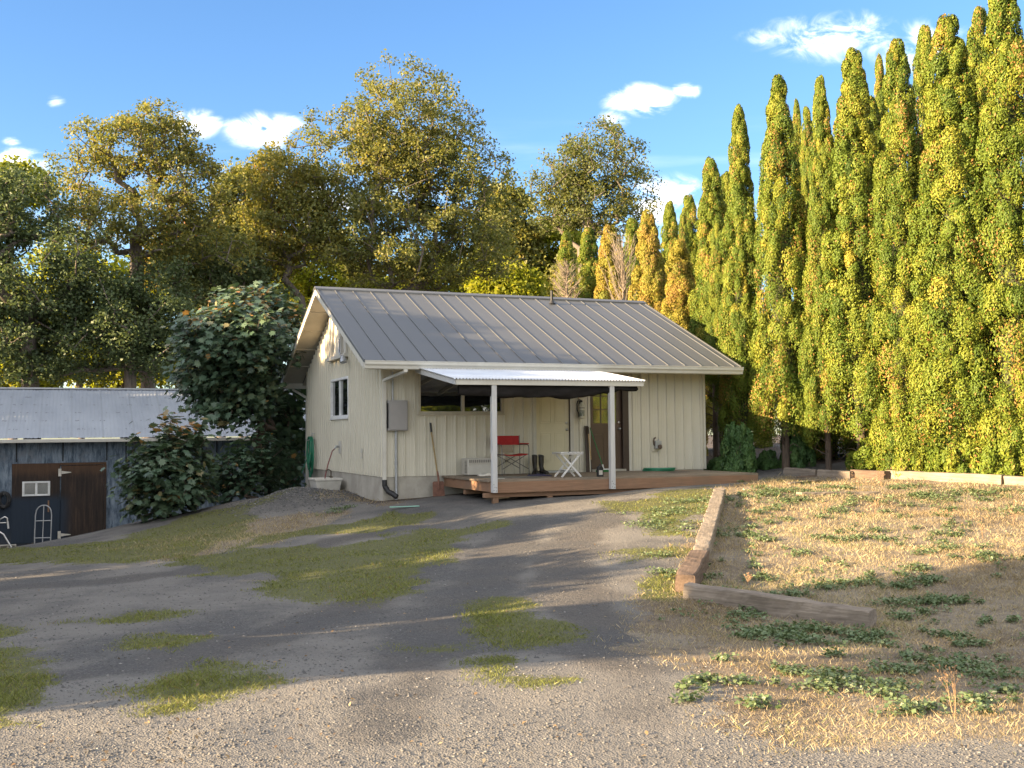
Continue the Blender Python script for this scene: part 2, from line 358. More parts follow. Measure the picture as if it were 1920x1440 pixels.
nm = mth(gt, 'ADD', mth(gt, 'MULTIPLY', noise(gt, 7, 5, .7, co), .5), mth(gt, 'MULTIPLY', noise(gt, 34, 4, .7, co), .5))
def edge(ch, w=.5): return sstep(gt, mth(gt, 'ADD', sep.outputs[ch], mth(gt, 'MULTIPLY', mth(gt, 'SUBTRACT', nm, .5), w * 2.6)), .44, .56)
dust_sunlit = mixc(gt, mth(gt, 'MULTIPLY', sstep(gt, mth(gt, 'ADD', nb, mth(gt, 'MULTIPLY', aa.outputs['Alpha'], -.35)), .36, .66), .8), stone, mixc(gt, nf2, (.135, .128, .118, 1), (.25, .236, .215, 1)))  # dusty patches, plus sunlight painted pale into the near gravel
stone = mixc(gt, mth(gt, 'MULTIPLY', mth(gt, 'MAXIMUM', aa.outputs['Alpha'], 0), .35), dust_sunlit, (.066, .064, .066, 1))
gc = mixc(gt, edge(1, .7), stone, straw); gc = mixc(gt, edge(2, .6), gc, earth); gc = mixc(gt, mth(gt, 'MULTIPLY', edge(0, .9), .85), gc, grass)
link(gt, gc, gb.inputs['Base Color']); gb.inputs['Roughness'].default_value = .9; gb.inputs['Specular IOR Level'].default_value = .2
hh = mth(gt, 'ADD', mth(gt, 'MULTIPLY', vo.outputs['Distance'], -1.0), mth(gt, 'MULTIPLY', vo2.outputs['Distance'], -1.0)); hh = mth(gt, 'ADD', hh, mth(gt, 'MULTIPLY', nf2, .8))
bump(gt, gb, hh, .014, .85)
nr, ncx = GX.shape; idx = np.arange(nr * ncx).reshape(nr, ncx)
gp = np.stack([idx[:-1, :-1], idx[:-1, 1:], idx[1:, 1:], idx[1:, :-1]], -1).reshape(-1, 4)
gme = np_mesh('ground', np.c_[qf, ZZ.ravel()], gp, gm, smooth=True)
ca = gme.color_attributes.new('cover', 'FLOAT_COLOR', 'POINT'); ca.data.foreach_set('color', np.c_[mG, mD, soil, trk - .9 * np.clip((8.6 - Df) / 1.4, 0, 1)].astype(np.float32).ravel())  # alpha: wheel tracks, minus a near band painted pale as sunlight
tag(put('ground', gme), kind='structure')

def ground_scatter(n, weight, Dlo, Dhi, Xmax, dpow=1.0):
    """points on the ground, thinner with distance, kept by a cover weight"""
    u = rng.random(n); D = (Dlo ** (1 - dpow) + u * (Dhi ** (1 - dpow) - Dlo ** (1 - dpow))) ** (1 / (1 - dpow)) if abs(dpow - 1) > 1e-3 else Dlo * (Dhi / Dlo) ** u
    X = (rng.random(n) * 2 - 1) * np.minimum(.56 * D + .3, Xmax)
    i = np.clip(np.searchsorted(gds, D), 0, nr - 1); j = np.clip(np.searchsorted(gxs, X), 0, ncx - 1)
    k = rng.random(n) < weight[i * ncx + j]
    X, D = X[k], D[k]; P = CAM[:2] + X[:, None] * RGT[:2] + D[:, None] * FWD[:2]
    return np.c_[P, ground(P)], D
def blades(name, P, hgt, wid, m, lean=.5, tint=None):
    n = len(P); a = rng.random(n) * 2 * np.pi; s = np.c_[np.cos(a), np.sin(a), np.zeros(n)]
    b = rng.random(n) * 2 * np.pi; l = np.c_[np.cos(b), np.sin(b), np.zeros(n)] * (rng.random(n) * lean)[:, None]
    hgt = np.asarray(hgt)[:, None]; wid = np.asarray(wid)[:, None]; up = np.array([0, 0, 1.])
    P = P - up * .004; v = np.stack([P - s * wid / 2, P + s * wid / 2, P + (up * .9 + l * .8) * hgt * .55 + s * wid * .35, P + (up * .9 + l) * hgt], 1)
    f = np.arange(n)[:, None] * 4 + np.array([0, 1, 2, 3])
    t = rng.random(n) if tint is None else tint
    return np_mesh(name, v.reshape(-1, 3), f, m, np.repeat(t, 4))
open_ground = 1 - np.clip(np.clip(-(np.abs(qf[:, 1] + 1.4) - 1.35) / .1, 0, 1) * np.clip((qf[:, 0] - 1.3) / .1, 0, 1) * np.clip((7.4 - qf[:, 0]) / .1, 0, 1), 0, 1)
M_green = leafmat('short_green_grass', [(0, (.08, .09, .025)), (.4, (.165, .185, .045)), (.75, (.24, .245, .07)), (.9, (.27, .20, .09)), (1, (.24, .14, .08))], .35)
M_straw = leafmat('dry_straw', [(0, (.18, .13, .075)), (.4, (.37, .285, .16)), (.75, (.55, .45, .28)), (.88, (.22, .21, .08)), (1, (.13, .16, .05))], .3)
M_weed = leafmat('weed_leaf', [(0, (.07, .11, .045)), (.5, (.13, .18, .08)), (.85, (.20, .25, .13)), (1, (.30, .31, .20))], .25, .5, .35)
wG = np.clip((mG - .2) * 1.5, 0, 1) * np.clip(.1 + 1.3 * (vnoise(qf, 2.2, 21) * .5 + vnoise(qf, 6, 22) * .5), 0, 1) * open_ground
P, D = ground_scatter(800000, wG, 5.2, 30, 14, 1.6)
tag(put('grass', blades('grass', P, (.010 + .036 * rng.random(len(P)) ** 1.8) * (.5 + .9 * vnoise(P, 3, 91)), .002 + .0006 * D, M_green, 1.6, np.clip(rng.normal(.45, .2, len(P)) + .25 * (vnoise(P, 1.3, 5) - .5), 0, 1))), 'short mossy green grass growing in patches over the gravel', 'grass', kind='stuff')
wD = np.clip(mD * 1.3 - .2, 0, 1) * (.22 + 1.0 * np.clip((vnoise(qf, 1.5, 31) * .6 + vnoise(qf, 4.5, 32) * .5 - .32) * 2.2, 0, 1)) * (1 - soil) * (1 - .78 * np.clip((11.2 - Df) / 2, 0, 1)) * (1 - .8 * np.clip(mG, 0, 1))
P, D = ground_scatter(1100000, wD, 5.2, 26, 14, 1.5)
tag(put('dry_grass', blades('dry_grass', P, (.012 + .055 * rng.random(len(P)) ** 2.0) * (.55 + .035 * D), .0011 + .00032 * D, M_straw, 1.25, np.clip(rng.normal(.5, .22, len(P)) + .5 * (vnoise(P, .9, 6) - .5), 0, 1))), 'dry straw coloured grass over the bare bed on the right', 'dry grass', kind='stuff')
# broad-leaved creeping weeds in clumps
CW = [(1355, 1155, .42), (1400, 1150, .25), (1460, 1195, .5), (1500, 1205, .4), (1550, 1190, .4), (1610, 1205, .25), (1640, 1195, .2), (1385, 1000, .5), (1340, 1005, .3), (1255, 960, .7), (1300, 940, .5), (1215, 985, .4), (1270, 990, .45), (1400, 930, .6), (1450, 922, .5), (1500, 925, .7), (1560, 915, .5), (1640, 940, .5), (1780, 935, .9), (1860, 925, .7),
      (1700, 915, .5), (1480, 940, .5), (1600, 1095, .35), (1640, 1085, .3), (1540, 1105, .25), (1690, 1100, .3), (1770, 1132, .35), (1500, 1040, .2), (1730, 1040, .2), (1850, 1050, .3), (1350, 1240, .14), (1485, 1265, .2), (1690, 1262, .25), (1810, 1255, .3), (1870, 1270, .25), (1765, 1195, .14), (1720, 1225, .22), (1560, 1270, .14), (1230, 1045, .2), (1250, 1075, .25), (1320, 885, .3), (1345, 897, .35), (640, 955, .3), (620, 965, .25),
      (1900, 960, .5), (1570, 960, .3), (1430, 975, .25), (1745, 1090, .2), (1330, 1125, .2)] + [(random.uniform(1360, 1915), random.uniform(905, 1345), random.uniform(.1, .26)) for _ in range(46)] + [(random.uniform(1340, 1800), random.uniform(915, 1020), random.uniform(.07, .2)) for _ in range(70)] + [(random.uniform(1240, 1915), random.uniform(1000, 1340), random.uniform(.05, .13)) for _ in range(90)]
pp = []; tt = []
for (x, y, r) in CW:
    c = hit(x, y)[:2]; n = int(2600 * r ** 1.5 * (1.0 if y < 1080 else 1.4)); a = rng.random(n) * 6.283; q = np.sqrt(rng.random(n)) * r * (.45 + .75 * np.sin(a * 2.5 + x) ** 2)
    p = c + np.c_[np.cos(a), np.sin(a)] * q[:, None] * np.array([1.15, .85]); pp.append(p); tt.append(np.clip(rng.normal(.5, .25, n), 0, 1))
pp = np.concatenate(pp); tt = np.concatenate(tt)
k = (vnoise(pp, 5, 77) * .6 + vnoise(pp, 12, 78) * .4 > .42) & ~((pp[:, 0] > 1.2) & (pp[:, 0] < 7.5) & (pp[:, 1] > -2.8)); pp = pp[k]; tt = tt[k]
def leaf_quads(C, Nn, size, asp=.6, fold=.15, T=None, tip_down=0):
    n = len(C); r = rng.normal(size=(n, 3)) if T is None else T
    t = r - Nn * (r * Nn).sum(1)[:, None]; t /= np.linalg.norm(t, axis=1)[:, None] + 1e-9; b = np.cross(Nn, t); s = np.asarray(size).reshape(-1, 1)
    return np.stack([C - t * s * .5, C + b * s * asp * .5 + Nn * s * fold, C + t * s * .5 - Nn * s * tip_down, C - b * s * asp * .5 + Nn * s * fold], 1)
Cw = np.c_[pp, ground(pp) + .012 + .05 * rng.random(len(pp)) ** 1.5]; nw = rng.normal(size=(len(pp), 3)) * .45 + np.array([0, 0, 1]); nw /= np.linalg.norm(nw, axis=1)[:, None]
v = leaf_quads(Cw, nw, .018 + .03 * rng.random(len(pp)) ** 1.5, .8)
tag(put('ground_cover', np_mesh('ground_cover', v.reshape(-1, 3), np.arange(len(pp) * 4).reshape(-1, 4), M_weed, np.repeat(tt, 4))), 'low broad-leaved green weeds creeping over soil and gravel', 'weeds', kind='stuff')
# loose stones lying on the gravel
M_stone = leafmat('loose_stone', [(0, (.085, .083, .082)), (.6, (.13, .126, .122)), (.93, (.18, .174, .165)), (1, (.28, .27, .255))], 0.0, .85, .2)
wS = np.clip(1 - mG * 1.3 - .75 * mD - .6 * trk, 0, 1) * open_ground * (.25 + .75 * vnoise(qf, 1.7, 41))
P, D = ground_scatter(50000, wS, 5.2, 17, 9, 2.0)
pl = PILE[:2] + rng.normal(size=(3500, 2)) * np.array([.75, .7]); P = np.r_[P, np.c_[pl, ground(pl)]]; D = np.r_[D, np.full(3500, 10.)]
oct_v = np.array([(1, 0, 0), (0, 1, 0), (-1, 0, 0), (0, -1, 0), (0, 0, 1), (0, 0, -1)], float); oct_f = np.array([(0, 1, 4), (1, 2, 4), (2, 3, 4), (3, 0, 4), (1, 0, 5), (2, 1, 5), (3, 2, 5), (0, 3, 5)])
sz = (.004 + .009 * rng.random(len(P)) ** 3) * (.8 + .03 * D); sz[-3500:] = .010 + .022 * rng.random(3500) ** 2; n = len(P); a = rng.random(n) * 6.28
sc = np.stack([.7 + .7 * rng.random(n), .7 + .7 * rng.random(n), .5 + .3 * rng.random(n)], 1) * sz[:, None]
v = oct_v[None] * (1 + .35 * (rng.random((n, 6, 3)) - .5)) * sc[:, None]; ca_, sa_ = np.cos(a)[:, None], np.sin(a)[:, None]
v = np.stack([v[..., 0] * ca_ - v[..., 1] * sa_, v[..., 0] * sa_ + v[..., 1] * ca_, v[..., 2]], -1) + P[:, None] + np.array([0, 0, 1]) * sz[:, None, None] * .15
tag(put('gravel', np_mesh('gravel', v.reshape(-1, 3), (oct_f[None] + np.arange(n)[:, None, None] * 6).reshape(-1, 3), M_stone, np.repeat(np.clip(rng.random(n) ** 1.3, 0, 1), 6))), 'loose grey gravel stones on the driveway', 'gravel', kind='stuff')
# fallen leaves and bits of litter on the drive and round the house
M_litter = leafmat('fallen_leaf', [(0, (.10, .06, .03)), (.5, (.22, .14, .07)), (.8, (.26, .18, .09)), (1, (.30, .25, .17))], .15)
wL = np.clip(.12 + soil + .25 * (np.abs(mD - .4) < .25) + .8 * (vnoise(qf, .6, 61) > .62), 0, 1) * open_ground
P, D = ground_scatter(1700, wL, 5.4, 27, 11, 1.7); nl = unit_ = rng.normal(size=(len(P), 3)) * .35 + np.array([0, 0, 1]); nl = nl / np.linalg.norm(nl, axis=1)[:, None]
P[:, 2] += .008; v = leaf_quads(P, nl, .014 + .03 * rng.random(len(P)) ** 2, .6)
tag(put('fallen_leaves', np_mesh('fallen_leaves', v.reshape(-1, 3), np.arange(len(P) * 4).reshape(-1, 4), M_litter, np.repeat(rng.random(len(P)), 4))), 'brown fallen leaves and litter scattered over the drive', 'fallen leaves', kind='stuff')
# ------------------------------------------------------------------ materials of the buildings
WHITE = (.80, .79, .74, 1)
M_siding = surf('cream_metal_siding', (.61, .57, .465, 1), (.55, .51, .41, 1), 1.1, .42, bmp=0, lo=.3, hi=.7, streak=(.22, (.40, .36, .26, 1)))
M_trim = surf('white_trim_paint', (.56, .535, .475, 1), (.50, .475, .415, 1), 3, .5, bmp=.001)
M_roof = surf('grey_standing_seam_metal', (.088, .093, .10, 1), (.076, .081, .088, 1), .7, .5, bmp=0, metal=.1, lo=.3, hi=.7, stretch=(1, .35, .35), streak=(.15, (.10, .10, .10, 1)))
M_seam = surf('grey_seam_metal', (.105, .108, .112, 1), (.092, .095, .10, 1), 2, .42, bmp=0, metal=.15)
M_soffit = surf('painted_plywood_soffit', (.46, .435, .39, 1), (.39, .365, .32, 1), 2, .6, bmp=.001)
M_conc = surf('concrete', (.45, .415, .35, 1), (.32, .29, .24, 1), 2.2, .85, bmp=.004, detail=8, streak=(.5, (.16, .14, .12, 1)))
M_doorw = surf('cream_door_paint', (.64, .575, .40, 1), (.59, .53, .365, 1), 2, .45, bmp=0)
M_brown = surf('brown_door_paint', (.10, .064, .042, 1), (.08, .05, .034, 1), 3, .4, bmp=0)
M_dkbrown = surf('dark_brown_jamb', (.055, .035, .026, 1), None, 3, .5, bmp=0)
M_steel = surf('brushed_steel', (.62, .60, .57, 1), None, 30, .28, metal=1, bmp=0)
M_gal = surf('galvanised_metal', (.42, .43, .44, 1), (.34, .35, .36, 1), 8, .5, metal=.5, bmp=0)
M_black = surf('black_rubber', (.022, .022, .024, 1), (.014, .014, .015, 1), 8, .6, bmp=.001)
M_panel = surf('grey_painted_steel', (.30, .285, .275, 1), (.26, .25, .24, 1), 2, .5, bmp=0)
def glassmat(name, base, rough=.02):
    m, t, b = mat(name); b.inputs['Base Color'].default_value = base; b.inputs['Roughness'].default_value = rough
    b.inputs['IOR'].default_value = 3.2; b.inputs['Specular IOR Level'].default_value = .5; b.inputs['Coat Weight'].default_value = .5; b.inputs['Coat Roughness'].default_value = .02
    bump(t, b, noise(t, .9, 2, .5), .012, .5); return m
M_glass = glassmat('window_glass', (.012, .014, .016, 1))
M_glass2 = glassmat('frosted_window_glass', (.10, .11, .12, 1), .12)
def woodmat(name, c1, c2, grain=(1.2, 22, 22), rough=.8, bmp=.002, stain=None):
    m, t, b = mat(name); n = noise(t, 2.0, 7, .65, stretch=grain); c = ramp(t, n, [(.3, c2), (.7, c1)])
    n2 = noise(t, 1.6, 4, .6); c = mixc(t, mth(t, 'MULTIPLY', sstep(t, n2, .42, .7), .55), c, stain or tuple(x * .6 for x in c2[:3]) + (1,))
    link(t, c, b.inputs['Base Color']); b.inputs['Roughness'].default_value = rough; b.inputs['Specular IOR Level'].default_value = .25; bump(t, b, n, bmp); return m
M_deck = woodmat('weathered_deck_wood', (.28, .22, .16, 1), (.17, .13, .095, 1), stain=(.12, .115, .09, 1))
M_cedar = woodmat('red_cedar_stain', (.29, .17, .105, 1), (.20, .115, .07, 1), stain=(.18, .125, .085, 1))
M_postw = surf('white_post_paint', (.50, .495, .49, 1), (.43, .425, .42, 1), 4, .5, bmp=.001, stretch=(8, 8, .6))

# ------------------------------------------------------------------ the house
LEN, WID = 7.88, 7.51; OE = .79; OG0, OG1 = .60, .55; EAVE, RIDGE = 2.39, 4.44
SL = (RIDGE - EAVE) / (WID / 2 + OE); HALF = WID / 2
def roof_z(v): return EAVE + SL * (min(v, WID - v) + OE)
house = thing('house', 'cream metal-sided cottage with grey standing seam gable roof beside the hedge', 'house')
PER = .2286
PROF = [(0, 0), (.012, .034), (.034, .034), (.048, 0), (.105, 0), (.110, .004), (.121, .004), (.126, 0), (.166, 0), (.171, .004), (.182, .004), (.187, 0)]
def siding(name, length, z0, ztop, openings, place, m):
    pts = []; s = 0.0
    while s < length:
        pts += [(s + a, o) for a, o in PROF if s + a < length]; s += PER
    pts.append((length, 0)); cuts = sorted({c for o in openings for c in o[:2]})
    def off(x):
        for (a, oa), (b, ob) in zip(pts, pts[1:]):
            if a <= x <= b: return oa + (ob - oa) * (x - a) / max(b - a, 1e-6)
        return 0
    pts = sorted(pts + [(c, off(c)) for c in cuts if 0 < c < length])
    mb = MB()
    for (a, oa), (b, ob) in zip(pts, pts[1:]):
        if b - a < 1e-5: continue
        iv = [(z0, None)]; md = (a + b) / 2; segs = []; lo = z0
        for o in sorted([o for o in openings if o[0] < md < o[1]], key=lambda o: o[2]):
            if o[2] > lo: segs.append((lo, o[2], o[2]))
            lo = o[3]
        segs.append((lo, ztop(a), ztop(b)))
        for q0, qa, qb in segs: mb.add([place(a, oa, q0), place(b, ob, q0), place(b, ob, qb), place(a, oa, qa)], [(0, 1, 2, 3)])
    me = bpy.data.meshes.new(name); me.from_pydata(mb.v, [], mb.f); me.materials.append(m); me.update(); return put(name, me, house)
WIN = (.79, 2.74, 1.32, 2.205); WD = (3.44, 4.39, .02, 2.15); BD = (4.86, 5.84, .0, 2.2); GW = (2.82, 4.64, 1.30, 2.27)
siding('front_wall', LEN, 0, lambda s: 2.66, [WIN, WD, BD], lambda s, o, z: (s, -o, z), M_siding)
siding('gable_wall', WID, 0, lambda v: roof_z(v) - .10, [GW], lambda s, o, z: (-o, s, z), M_siding)
siding('gable_wall', WID, 0, lambda v: roof_z(v) - .10, [], lambda s, o, z: (LEN + o, s, z), M_siding)
siding('back_wall', LEN, 0, lambda s: 2.66, [], lambda s, o, z: (s, WID + o, z), M_siding)
MB().box(-.038, .03, WID - .03, WID + .036, 0, 2.64).build('corner_trim', M_siding, house)
for x in (-.038, LEN - .022):                                        # corner trim
    MB().box(x, x + .058, -.040, .03, 0, 2.64).build('corner_trim', M_siding, house)

m = MB(); i = .012
m.box(i, LEN - i, i, .2, -1.3, .02).box(i, .2, .2, WID - i, -1.3, .02).box(LEN - .2, LEN - i, .2, WID - i, -1.3, .02).box(.2, LEN - .2, WID - .2, WID - i, -1.3, .02)
m.build('foundation', M_conc, house)
M_inside = surf('dark_room', (.05, .045, .04, 1), None, 2, .9, bmp=0)
MB().box(.3, LEN - .3, .35, WID - .3, .0, 2.6).build('interior', M_inside, house)
# roof: two slabs with raised seams
U0, U1 = -OG0, LEN + OG1
m = MB(); T = .03
for sgn in (0, 1):
    V = (lambda v: v) if sgn == 0 else (lambda v: WID - v)
    e = [(U0, V(-OE - .02), EAVE - .009), (U1, V(-OE - .02), EAVE - .009), (U1, V(HALF), RIDGE), (U0, V(HALF), RIDGE)]
    vs = e + [(a, b, c - T) for a, b, c in e]
    m.add(vs, [(0, 1, 2, 3), (7, 6, 5, 4), (0, 4, 5, 1), (1, 5, 6, 2), (3, 7, 4, 0)])
roof = m.build('roof', M_roof, house)
m = MB(); nrm = Vector((0, -SL, 1)).normalized()
SEAMS = [-.158 + .4411 * k for k in range(20)]
for sgn in (1, -1):
    for s in SEAMS + [U0 + .012, U1 - .012]:
        a = Vector((s, HALF - sgn * (HALF + OE + .018), EAVE - .008)); b = Vector((s, HALF - sgn * .06, RIDGE - .06 * SL))
        n = Vector((0, -sgn * SL, 1)).normalized()
        m.bar(a + n * .008, b + n * .008, .013 if -.3 < s < 8.3 else .03, .022, n)
m.build('standing_seam', M_seam, roof)
m = MB()
for sgn in (1, -1):
    n = Vector((0, -sgn * SL, 1)).normalized(); a = Vector((U0 - .02, HALF - sgn * .075, RIDGE - .075 * SL + .042)); b = a + Vector((U1 - U0 + .04, 0, 0))
    m.add([a + Vector((0, -sgn * .085, -.085 * SL)), b + Vector((0, -sgn * .085, -.085 * SL)), b + Vector((0, sgn * .076, .075 * SL)), a + Vector((0, sgn * .076, .075 * SL)),
               a + Vector((0, -sgn * .085, -.085 * SL - .04)), b + Vector((0, -sgn * .085, -.085 * SL - .04)), b + Vector((0, sgn * .076, .075 * SL - .04)), a + Vector((0, sgn * .076, .075 * SL - .04))],
              [(0, 1, 2, 3), (0, 4, 5, 1), (0, 3, 7, 4), (1, 5, 6, 2), (4, 7, 6, 5)])
m.build('ridge_cap', M_seam, roof)
m = MB(); bz = roof_z(3.3); m.tube([(5.47, 3.3, bz - .05), (5.47, 3.3, bz + .34)], .035, 12); m.lathe([(.085, 0), (.05, .06), (.04, .09)], 14, Matrix.Translation((5.47, 3.3, bz + .0)))
m.build('vent_pipe', M_black, roof)
# soffits, rake boards, fascia and gutter
m = MB()
def slab(mb, u0, u1, v0, v1, d0, d1):
    """slab under the roof slope between v0 and v1, d0..d1 below the roof surface"""
    for f in ((lambda v: v), (lambda v: WID - v)):
        z0, z1 = EAVE + SL * (v0 + OE), EAVE + SL * (v1 + OE)
        mb.add([(u0, f(v0), z0 - d0), (u1, f(v0), z0 - d0), (u1, f(v1), z1 - d0), (u0, f(v1), z1 - d0), (u0, f(v0), z0 - d1), (u1, f(v0), z0 - d1), (u1, f(v1), z1 - d1), (u0, f(v1), z1 - d1)],
               [(0, 1, 2, 3), (7, 6, 5, 4), (0, 4, 5, 1), (1, 5, 6, 2), (2, 6, 7, 3), (3, 7, 4, 0)])
slab(m, U0 + .03, .0, -OE + .02, HALF - .001, .034, .05); slab(m, LEN, U1 - .03, -OE + .02, HALF - .001, .034, .05)
slab(m, 0.001, LEN - .001, -OE + .02, -.03, .10, .115)
for v in np.linspace(-OE + .06, HALF - .1, 6)[1:-1]: slab(m, U0 + .031, -.001, v, v + .03, .0505, .068)
m.build('soffit', M_soffit, house)
for (a, b) in ((U0 - .004, U0 + .026), (U1 - .026, U1 + .004)): m = MB(); slab(m, a, b, -OE, HALF - .0005, .031, .175); m.build('rake_board', M_trim, house)
m = MB(); slab(m, U0 - .012, U0 + .035, -OE - .024, HALF - .0005, -.006, .03); m.build('rake_trim', M_roof, house)
for y in (-OE + .002, WID + OE - .022): MB().box(U0 + .03, U1 - .03, y, y + .02, EAVE - .19, EAVE - .035).build('fascia', M_trim, house)
m = MB(); g = [(-OE, EAVE - .175), (-OE - .075, EAVE - .175), (-OE - .085, EAVE - .12), (-OE - .11, EAVE - .085), (-OE - .11, EAVE - .032), (-OE - .118, EAVE - .026), (-OE - .118, EAVE - .014), (-OE - .096, EAVE - .014), (-OE - .096, EAVE - .08), (-OE, EAVE - .16)]
m.prism(g, U0 + .005, U1 - .01, 'x'); m.build('gutter', M_trim, house)
m = MB(); m.box(.22, .30, -OE - .07, -OE - .0, EAVE - .24, EAVE - .176); m.bar((.26, -OE - .03, EAVE - .23), (.03, -.065, 2.02), .075, .055); m.box(-.01, .065, -.092, -.032, -.10, 2.04)
m.box(-.016, .071, -.033, -.028, .5, .53).box(-.016, .071, -.033, -.028, 1.5, 1.53)
m.build('downspout', M_trim, house, .004)
zg = gz_(.25, -.3)
m = MB(); pts = [Vector((.028, -.062, -.06)).lerp(Vector((.03, -.07, -.18)), t) for t in (0, .5, 1)] + [Vector((.09, -.12, -.30)), Vector((.17, -.19, zg + .14)), Vector((.26, -.27, zg + .06))]
pp_ = []
for a, b in zip(pts, pts[1:]): pp_ += [a.lerp(b, t) for t in np.linspace(0, 1, 6)[:-1]]
m.tube(pp_, [.052 + .005 * (i % 2) for i in range(len(pp_))], 12); m.build('drain_elbow', M_black, house)
m = MB(); m.bar((-.30, WID + .56, 2.16), (.02, WID + .06, 1.9), .07, .05); m.box(-.05, .03, WID + .03, WID + .09, -.75, 1.93); m.build('downspout', M_trim, house)
m = MB(); m.box(6.08, 6.19, -.24, -.13, 1.98, 2.32).box(6.09, 6.18, -.13, -.002, 2.02, 2.1); m.build('downspout', M_siding, house, .01)
# windows
def window(name, u0, u1, z0, z1, plc, mull, fr, fw=.055, depth=.05, gl=None, sill=.0):
    def bx(mb, a, b, c, d, y0, y1):
        p = [plc(x, y, z) for x, y, z in ((a, y0, c), (b, y0, c), (b, y1, c), (a, y1, c), (a, y0, d), (b, y0, d), (b, y1, d), (a, y1, d))]
        mb.add(p, [(0, 3, 2, 1), (4, 5, 6, 7), (0, 1, 5, 4), (1, 2, 6, 5), (2, 3, 7, 6), (3, 0, 4, 7)])
    m = MB(); y0 = -.032; y1 = depth
    bx(m, u0, u0 + fw, z0, z1, y0, y1); bx(m, u1 - fw, u1, z0, z1, y0, y1); bx(m, u0 + fw, u1 - fw, z0, z0 + fw, y0, y1); bx(m, u0 + fw, u1 - fw, z1 - fw, z1, y0, y1)
    w = m.build('window', fr, house, .004)
    for c in mull:
        m = MB(); bx(m, c - .03, c + .03, z0 + fw, z1 - fw, y0 + .008, y1 - .002); m.build('mullion', fr, w)
    m = MB(); bx(m, u0 + fw, u1 - fw, z0 + fw, z1 - fw, .02, .03); m.build('pane', gl or M_glass, w)
    if sill:
        m = MB(); bx(m, u0 - .02, u1 + .02, z0 - .035, z0 - .001, -.05, .02); m.build('sill', fr, w)
    return w
M_winf = surf('cream_window_frame', (.48, .43, .33, 1), None, 3, .5, bmp=0)
M_winw = surf('white_vinyl_frame', (.80, .80, .78, 1), None, 3, .4, bmp=0)
window('window', *WIN, lambda x, y, z: (x, y, z), [1.80], M_winf, .05, gl=M_glass, sill=.03)
window('window', *GW, lambda x, y, z: (y, x, z), [3.73], M_winw, .06, gl=M_glass, sill=.03)
# doors
def panel_mold(m, u0, u1, z0, z1, y):
    w = .016
    m.box(u0, u1, y - .008, y, z0, z0 + w).box(u0, u1, y - .008, y, z1 - w, z1).box(u0, u0 + w, y - .008, y, z0 + w, z1 - w).box(u1 - w, u1, y - .008, y, z0 + w, z1 - w)
    m.box(u0 + .04, u1 - .04, y - .005, y, z0 + .04, z1 - .04)
def knobset(par, x, y, z):
    Mx = Matrix.Translation((x, y, z)) @ Matrix.Rotation(R(90), 4, 'X')
    MB().lathe([(.03, 0), (.03, .006), (.012, .012), (.011, .03), (.024, .04), (.029, .055), (.022, .07), (.004, .074)], 16, Mx).build('knob', M_steel, par)
    MB().lathe([(.03, 0), (.029, .012), (.018, .018), (.003, .02)], 16, Mx @ Matrix.Translation((0, .145, 0))).build('deadbolt', M_steel, par)
m = MB(); m.box(3.44, 3.52, -.035, .10, .0, 2.15).box(4.35, 4.44, -.035, .10, .0, 2.15).box(3.52, 4.35, -.035, .10, 2.08, 2.15); df_ = m.build('door_frame', M_trim, house, .004)
m = MB(); m.box(3.50, 4.37, -.05, .08, .0, .045); m.build('threshold', M_gal, df_)
m = MB(); yd = .02; m.box(3.525, 4.345, yd, yd + .045, .05, 2.075)
for a, b in ((3.63, 3.90), (3.98, 4.24)):
    for z0, z1 in ((.24, .90), (1.10, 1.72), (1.80, 1.99)): panel_mold(m, a, b, z0, z1, yd)
d1 = m.build('door', M_doorw, house, .003); tag(d1, 'cream panelled door'); knobset(d1, 4.285, yd, .96)
MB().box(4.344, 4.352, -.03, .015, .05, 2.07).build('weather_strip', M_dkbrown, df_)
m = MB(); m.box(4.80, 4.86, -.03, .14, .0, 2.2); m.build('door_frame', M_trim, house, .003)
m = MB(); m.box(5.69, 5.845, -.035, .02, .0, 2.2).box(5.76, 5.845, .02, .16, 0, 2.2).box(4.86, 5.69, -.03, .14, 2.11, 2.2); m.build('door_jamb', M_dkbrown, house, .003)
MB().box(5.845, 5.90, -.034, .0, .0, 2.2).build('door_casing', M_trim, house)
m = MB(); m.box(4.86, 5.76, -.04, .14, .0, .05); m.build('threshold', M_conc, house)
m = MB(); yd = .075; m.box(4.87, 5.72, yd, yd + .045, .055, 1.10).box(4.87, 4.985, yd, yd + .045, 1.10, 2.105).box(5.58, 5.72, yd, yd + .045, 1.10, 2.105).box(4.985, 5.58, yd, yd + .045, 2.03, 2.105)
panel_mold(m, 4.97, 5.25, .22, .88, yd); panel_mold(m, 5.33, 5.60, .22, .88, yd)
d2 = m.build('door', M_brown, house, .003); tag(d2, 'brown door with nine small panes in its upper half'); knobset(d2, 5.645, yd, .97)
m = MB()
for k in (1, 2): m.box(4.985 + k * .1983 - .011, 4.985 + k * .1983 + .011, yd - .004, yd + .03, 1.10, 2.03); m.box(4.985, 5.58, yd - .002, yd + .028, 1.10 + k * .31 - .011, 1.10 + k * .31 + .011)
m.build('muntin', M_brown, d2); MB().box(4.985, 5.58, yd + .012, yd + .02, 1.10, 2.03).build('pane', glassmat('door_glass', (.05, .055, .04, 1), .06), d2)
